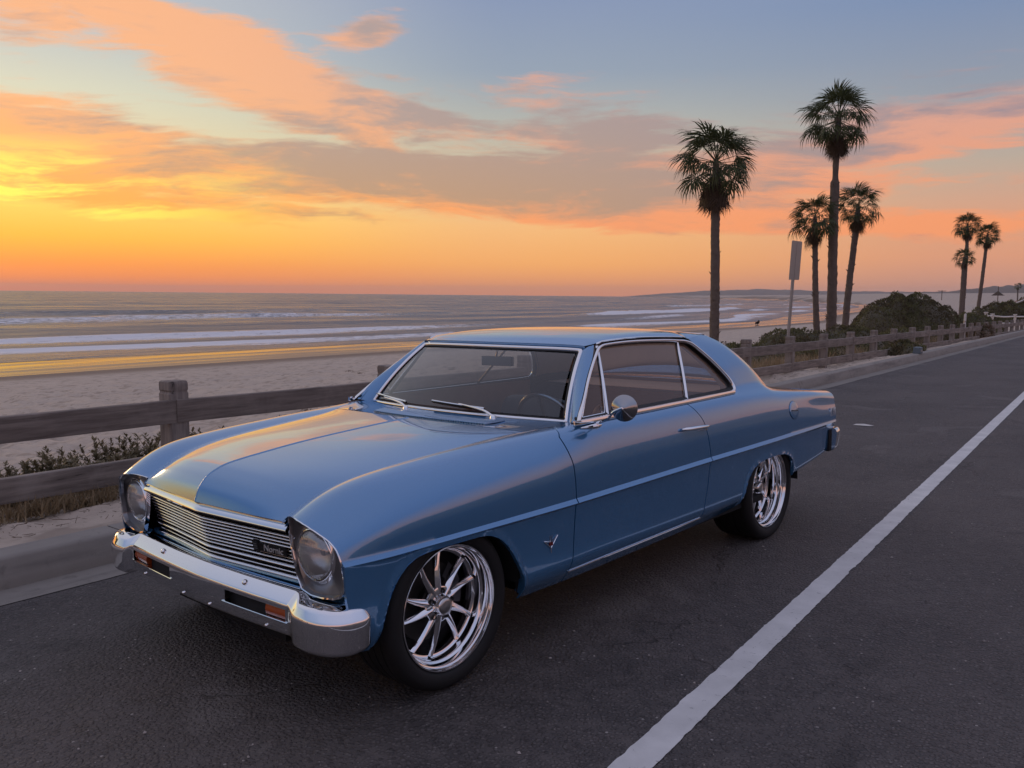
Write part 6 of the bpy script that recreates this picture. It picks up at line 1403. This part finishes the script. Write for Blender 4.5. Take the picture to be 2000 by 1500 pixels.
# someone sitting at the water's edge
qx, qy = at_px(1479.5, 141); qz = float(beach_z(np.array([qx]), np.array([qy]))[0])
pr_ = empty('person', (qx, qy, qz)); tag(pr_, 'person in dark clothes sitting on the sand near the water', 'person')
vt = np.array([(0, 0, .10), (0, 0, .35), (0, 0, .58), (0, 0, .66), (0, 0, .80), (.16, .05, .14), (.48, .10, .48), (.62, .10, .05), (.16, -.05, .14), (.48, -.10, .48), (.62, -.10, .05), (.02, .19, .56), (.18, .22, .34), (.42, .12, .46), (.02, -.19, .56), (.18, -.22, .34), (.42, -.12, .46)]); eg = [(0, 1), (1, 2), (2, 3), (3, 4), (0, 5), (5, 6), (6, 7), (0, 8), (8, 9), (9, 10), (2, 11), (11, 12), (12, 13), (2, 14), (14, 15), (15, 16)]
me = bpy.data.meshes.new('body'); me.from_pydata(vt.tolist(), eg, []); me.materials.append(MAT['dark_cloth']); pb_ = link(bpy.data.objects.new('body', me), pr_); sk = pb_.modifiers.new('skin', 'SKIN'); 
for i, r_ in enumerate((.15, .15, .15, .06, .10, .11, .08, .05, .11, .08, .05, .07, .05, .04, .07, .05, .04)): me.skin_vertices[0].data[i].radius = (r_, r_)
me.skin_vertices[0].data[0].use_root = True
pb_.modifiers.new('sub', 'SUBSURF').levels = 1; pr_.rotation_euler = (0, 0, R(160))
# driftwood and seaweed on the sand
dg_ = 'dark seaweed scraps on the dry sand'
for k in range(26):
    g = np.random.default_rng(700 + k); x = -9 - 26 * g.random(); y = 8 + (-x) * (.2 + 1.2 * g.random()); z = float(beach_z(np.array([x]), np.array([y]))[0]); r_ = .05 + .10 * g.random()
    rt = empty('seaweed_clump', (x, y, z + .02)); tag(rt, 'dark scrap of dried seaweed on the open sand', 'seaweed', dg_); V, F = blades(26, lambda g: np.array([*(g.standard_normal(2) * r_), -.01]), lambda g: .05 + .05 * g.random(), lambda g: .012, 2.2, g, 2, .6); tag(obj('strands', V, F, MAT['dead_twig'], rt, False, None), kind='stuff')
# dry twigs and leaf litter on the sand strip behind the kerb
mb = MB(); g = np.random.default_rng(77)
for k in range(420):
    y = 1.2 + 4.5 * g.random() if k < 300 else 12 + 16 * g.random(); x = float(lip(y)) - .56 - .85 * g.random() ** 1.2; z = float(beach_z(np.array([x]), np.array([y]))[0]) + .018; a = g.random() * 6.28; L = .02 + .09 * g.random() ** 2; d = np.array([math.cos(a), math.sin(a), .2 * g.standard_normal()]); c = np.array([x, y, z])
    mb.tube([c - d * L * .5, c + g.standard_normal(3) * L * .06, c + d * L * .5], [.0022, .002, .001], 3)
tag(mb.build('twig_litter', MAT['dead_twig'], None, False), 'dry twigs littering the sand between kerb and fence', 'litter', kind='stuff')
sc0 = w_scrap = empty('paper_scrap', (-2.454, 10.76, float(road_z(-2.454)))); tag(sc0, 'small white paper scrap lying flat on the asphalt behind the car', 'litter')
obj('paper_sheet', [(-.10, -.05, .004), (.09, -.07, .010), (.12, .05, .004), (.01, .03, .018), (-.09, .06, .005)], [(0, 1, 3), (1, 2, 3), (0, 3, 4)], MAT['white_paint'], sc0, False, None)
# ---- sea air
HZ = bpy.data.materials.new('haze_air'); HZ.use_nodes = True; t = NT(HZ.node_tree); HZ.node_tree.nodes.clear(); out = t.n('ShaderNodeOutputMaterial')
pv = t.n('ShaderNodeVolumePrincipled'); pv.inputs['Color'].default_value = (.93, .92, .95, 1); pv.inputs['Density'].default_value = HAZE; pv.inputs['Anisotropy'].default_value = .35; t.l(pv.outputs[0], out.inputs['Volume'])
if HAZE > 0:
    mb = MB(); mb.box((-2500.0, 1500.0, 45.2), (23300.0, 15300.0, 112.0)); tag(mb.build('haze', HZ, None, False), 'thin pale sea haze over the coast', 'haze', kind='stuff')
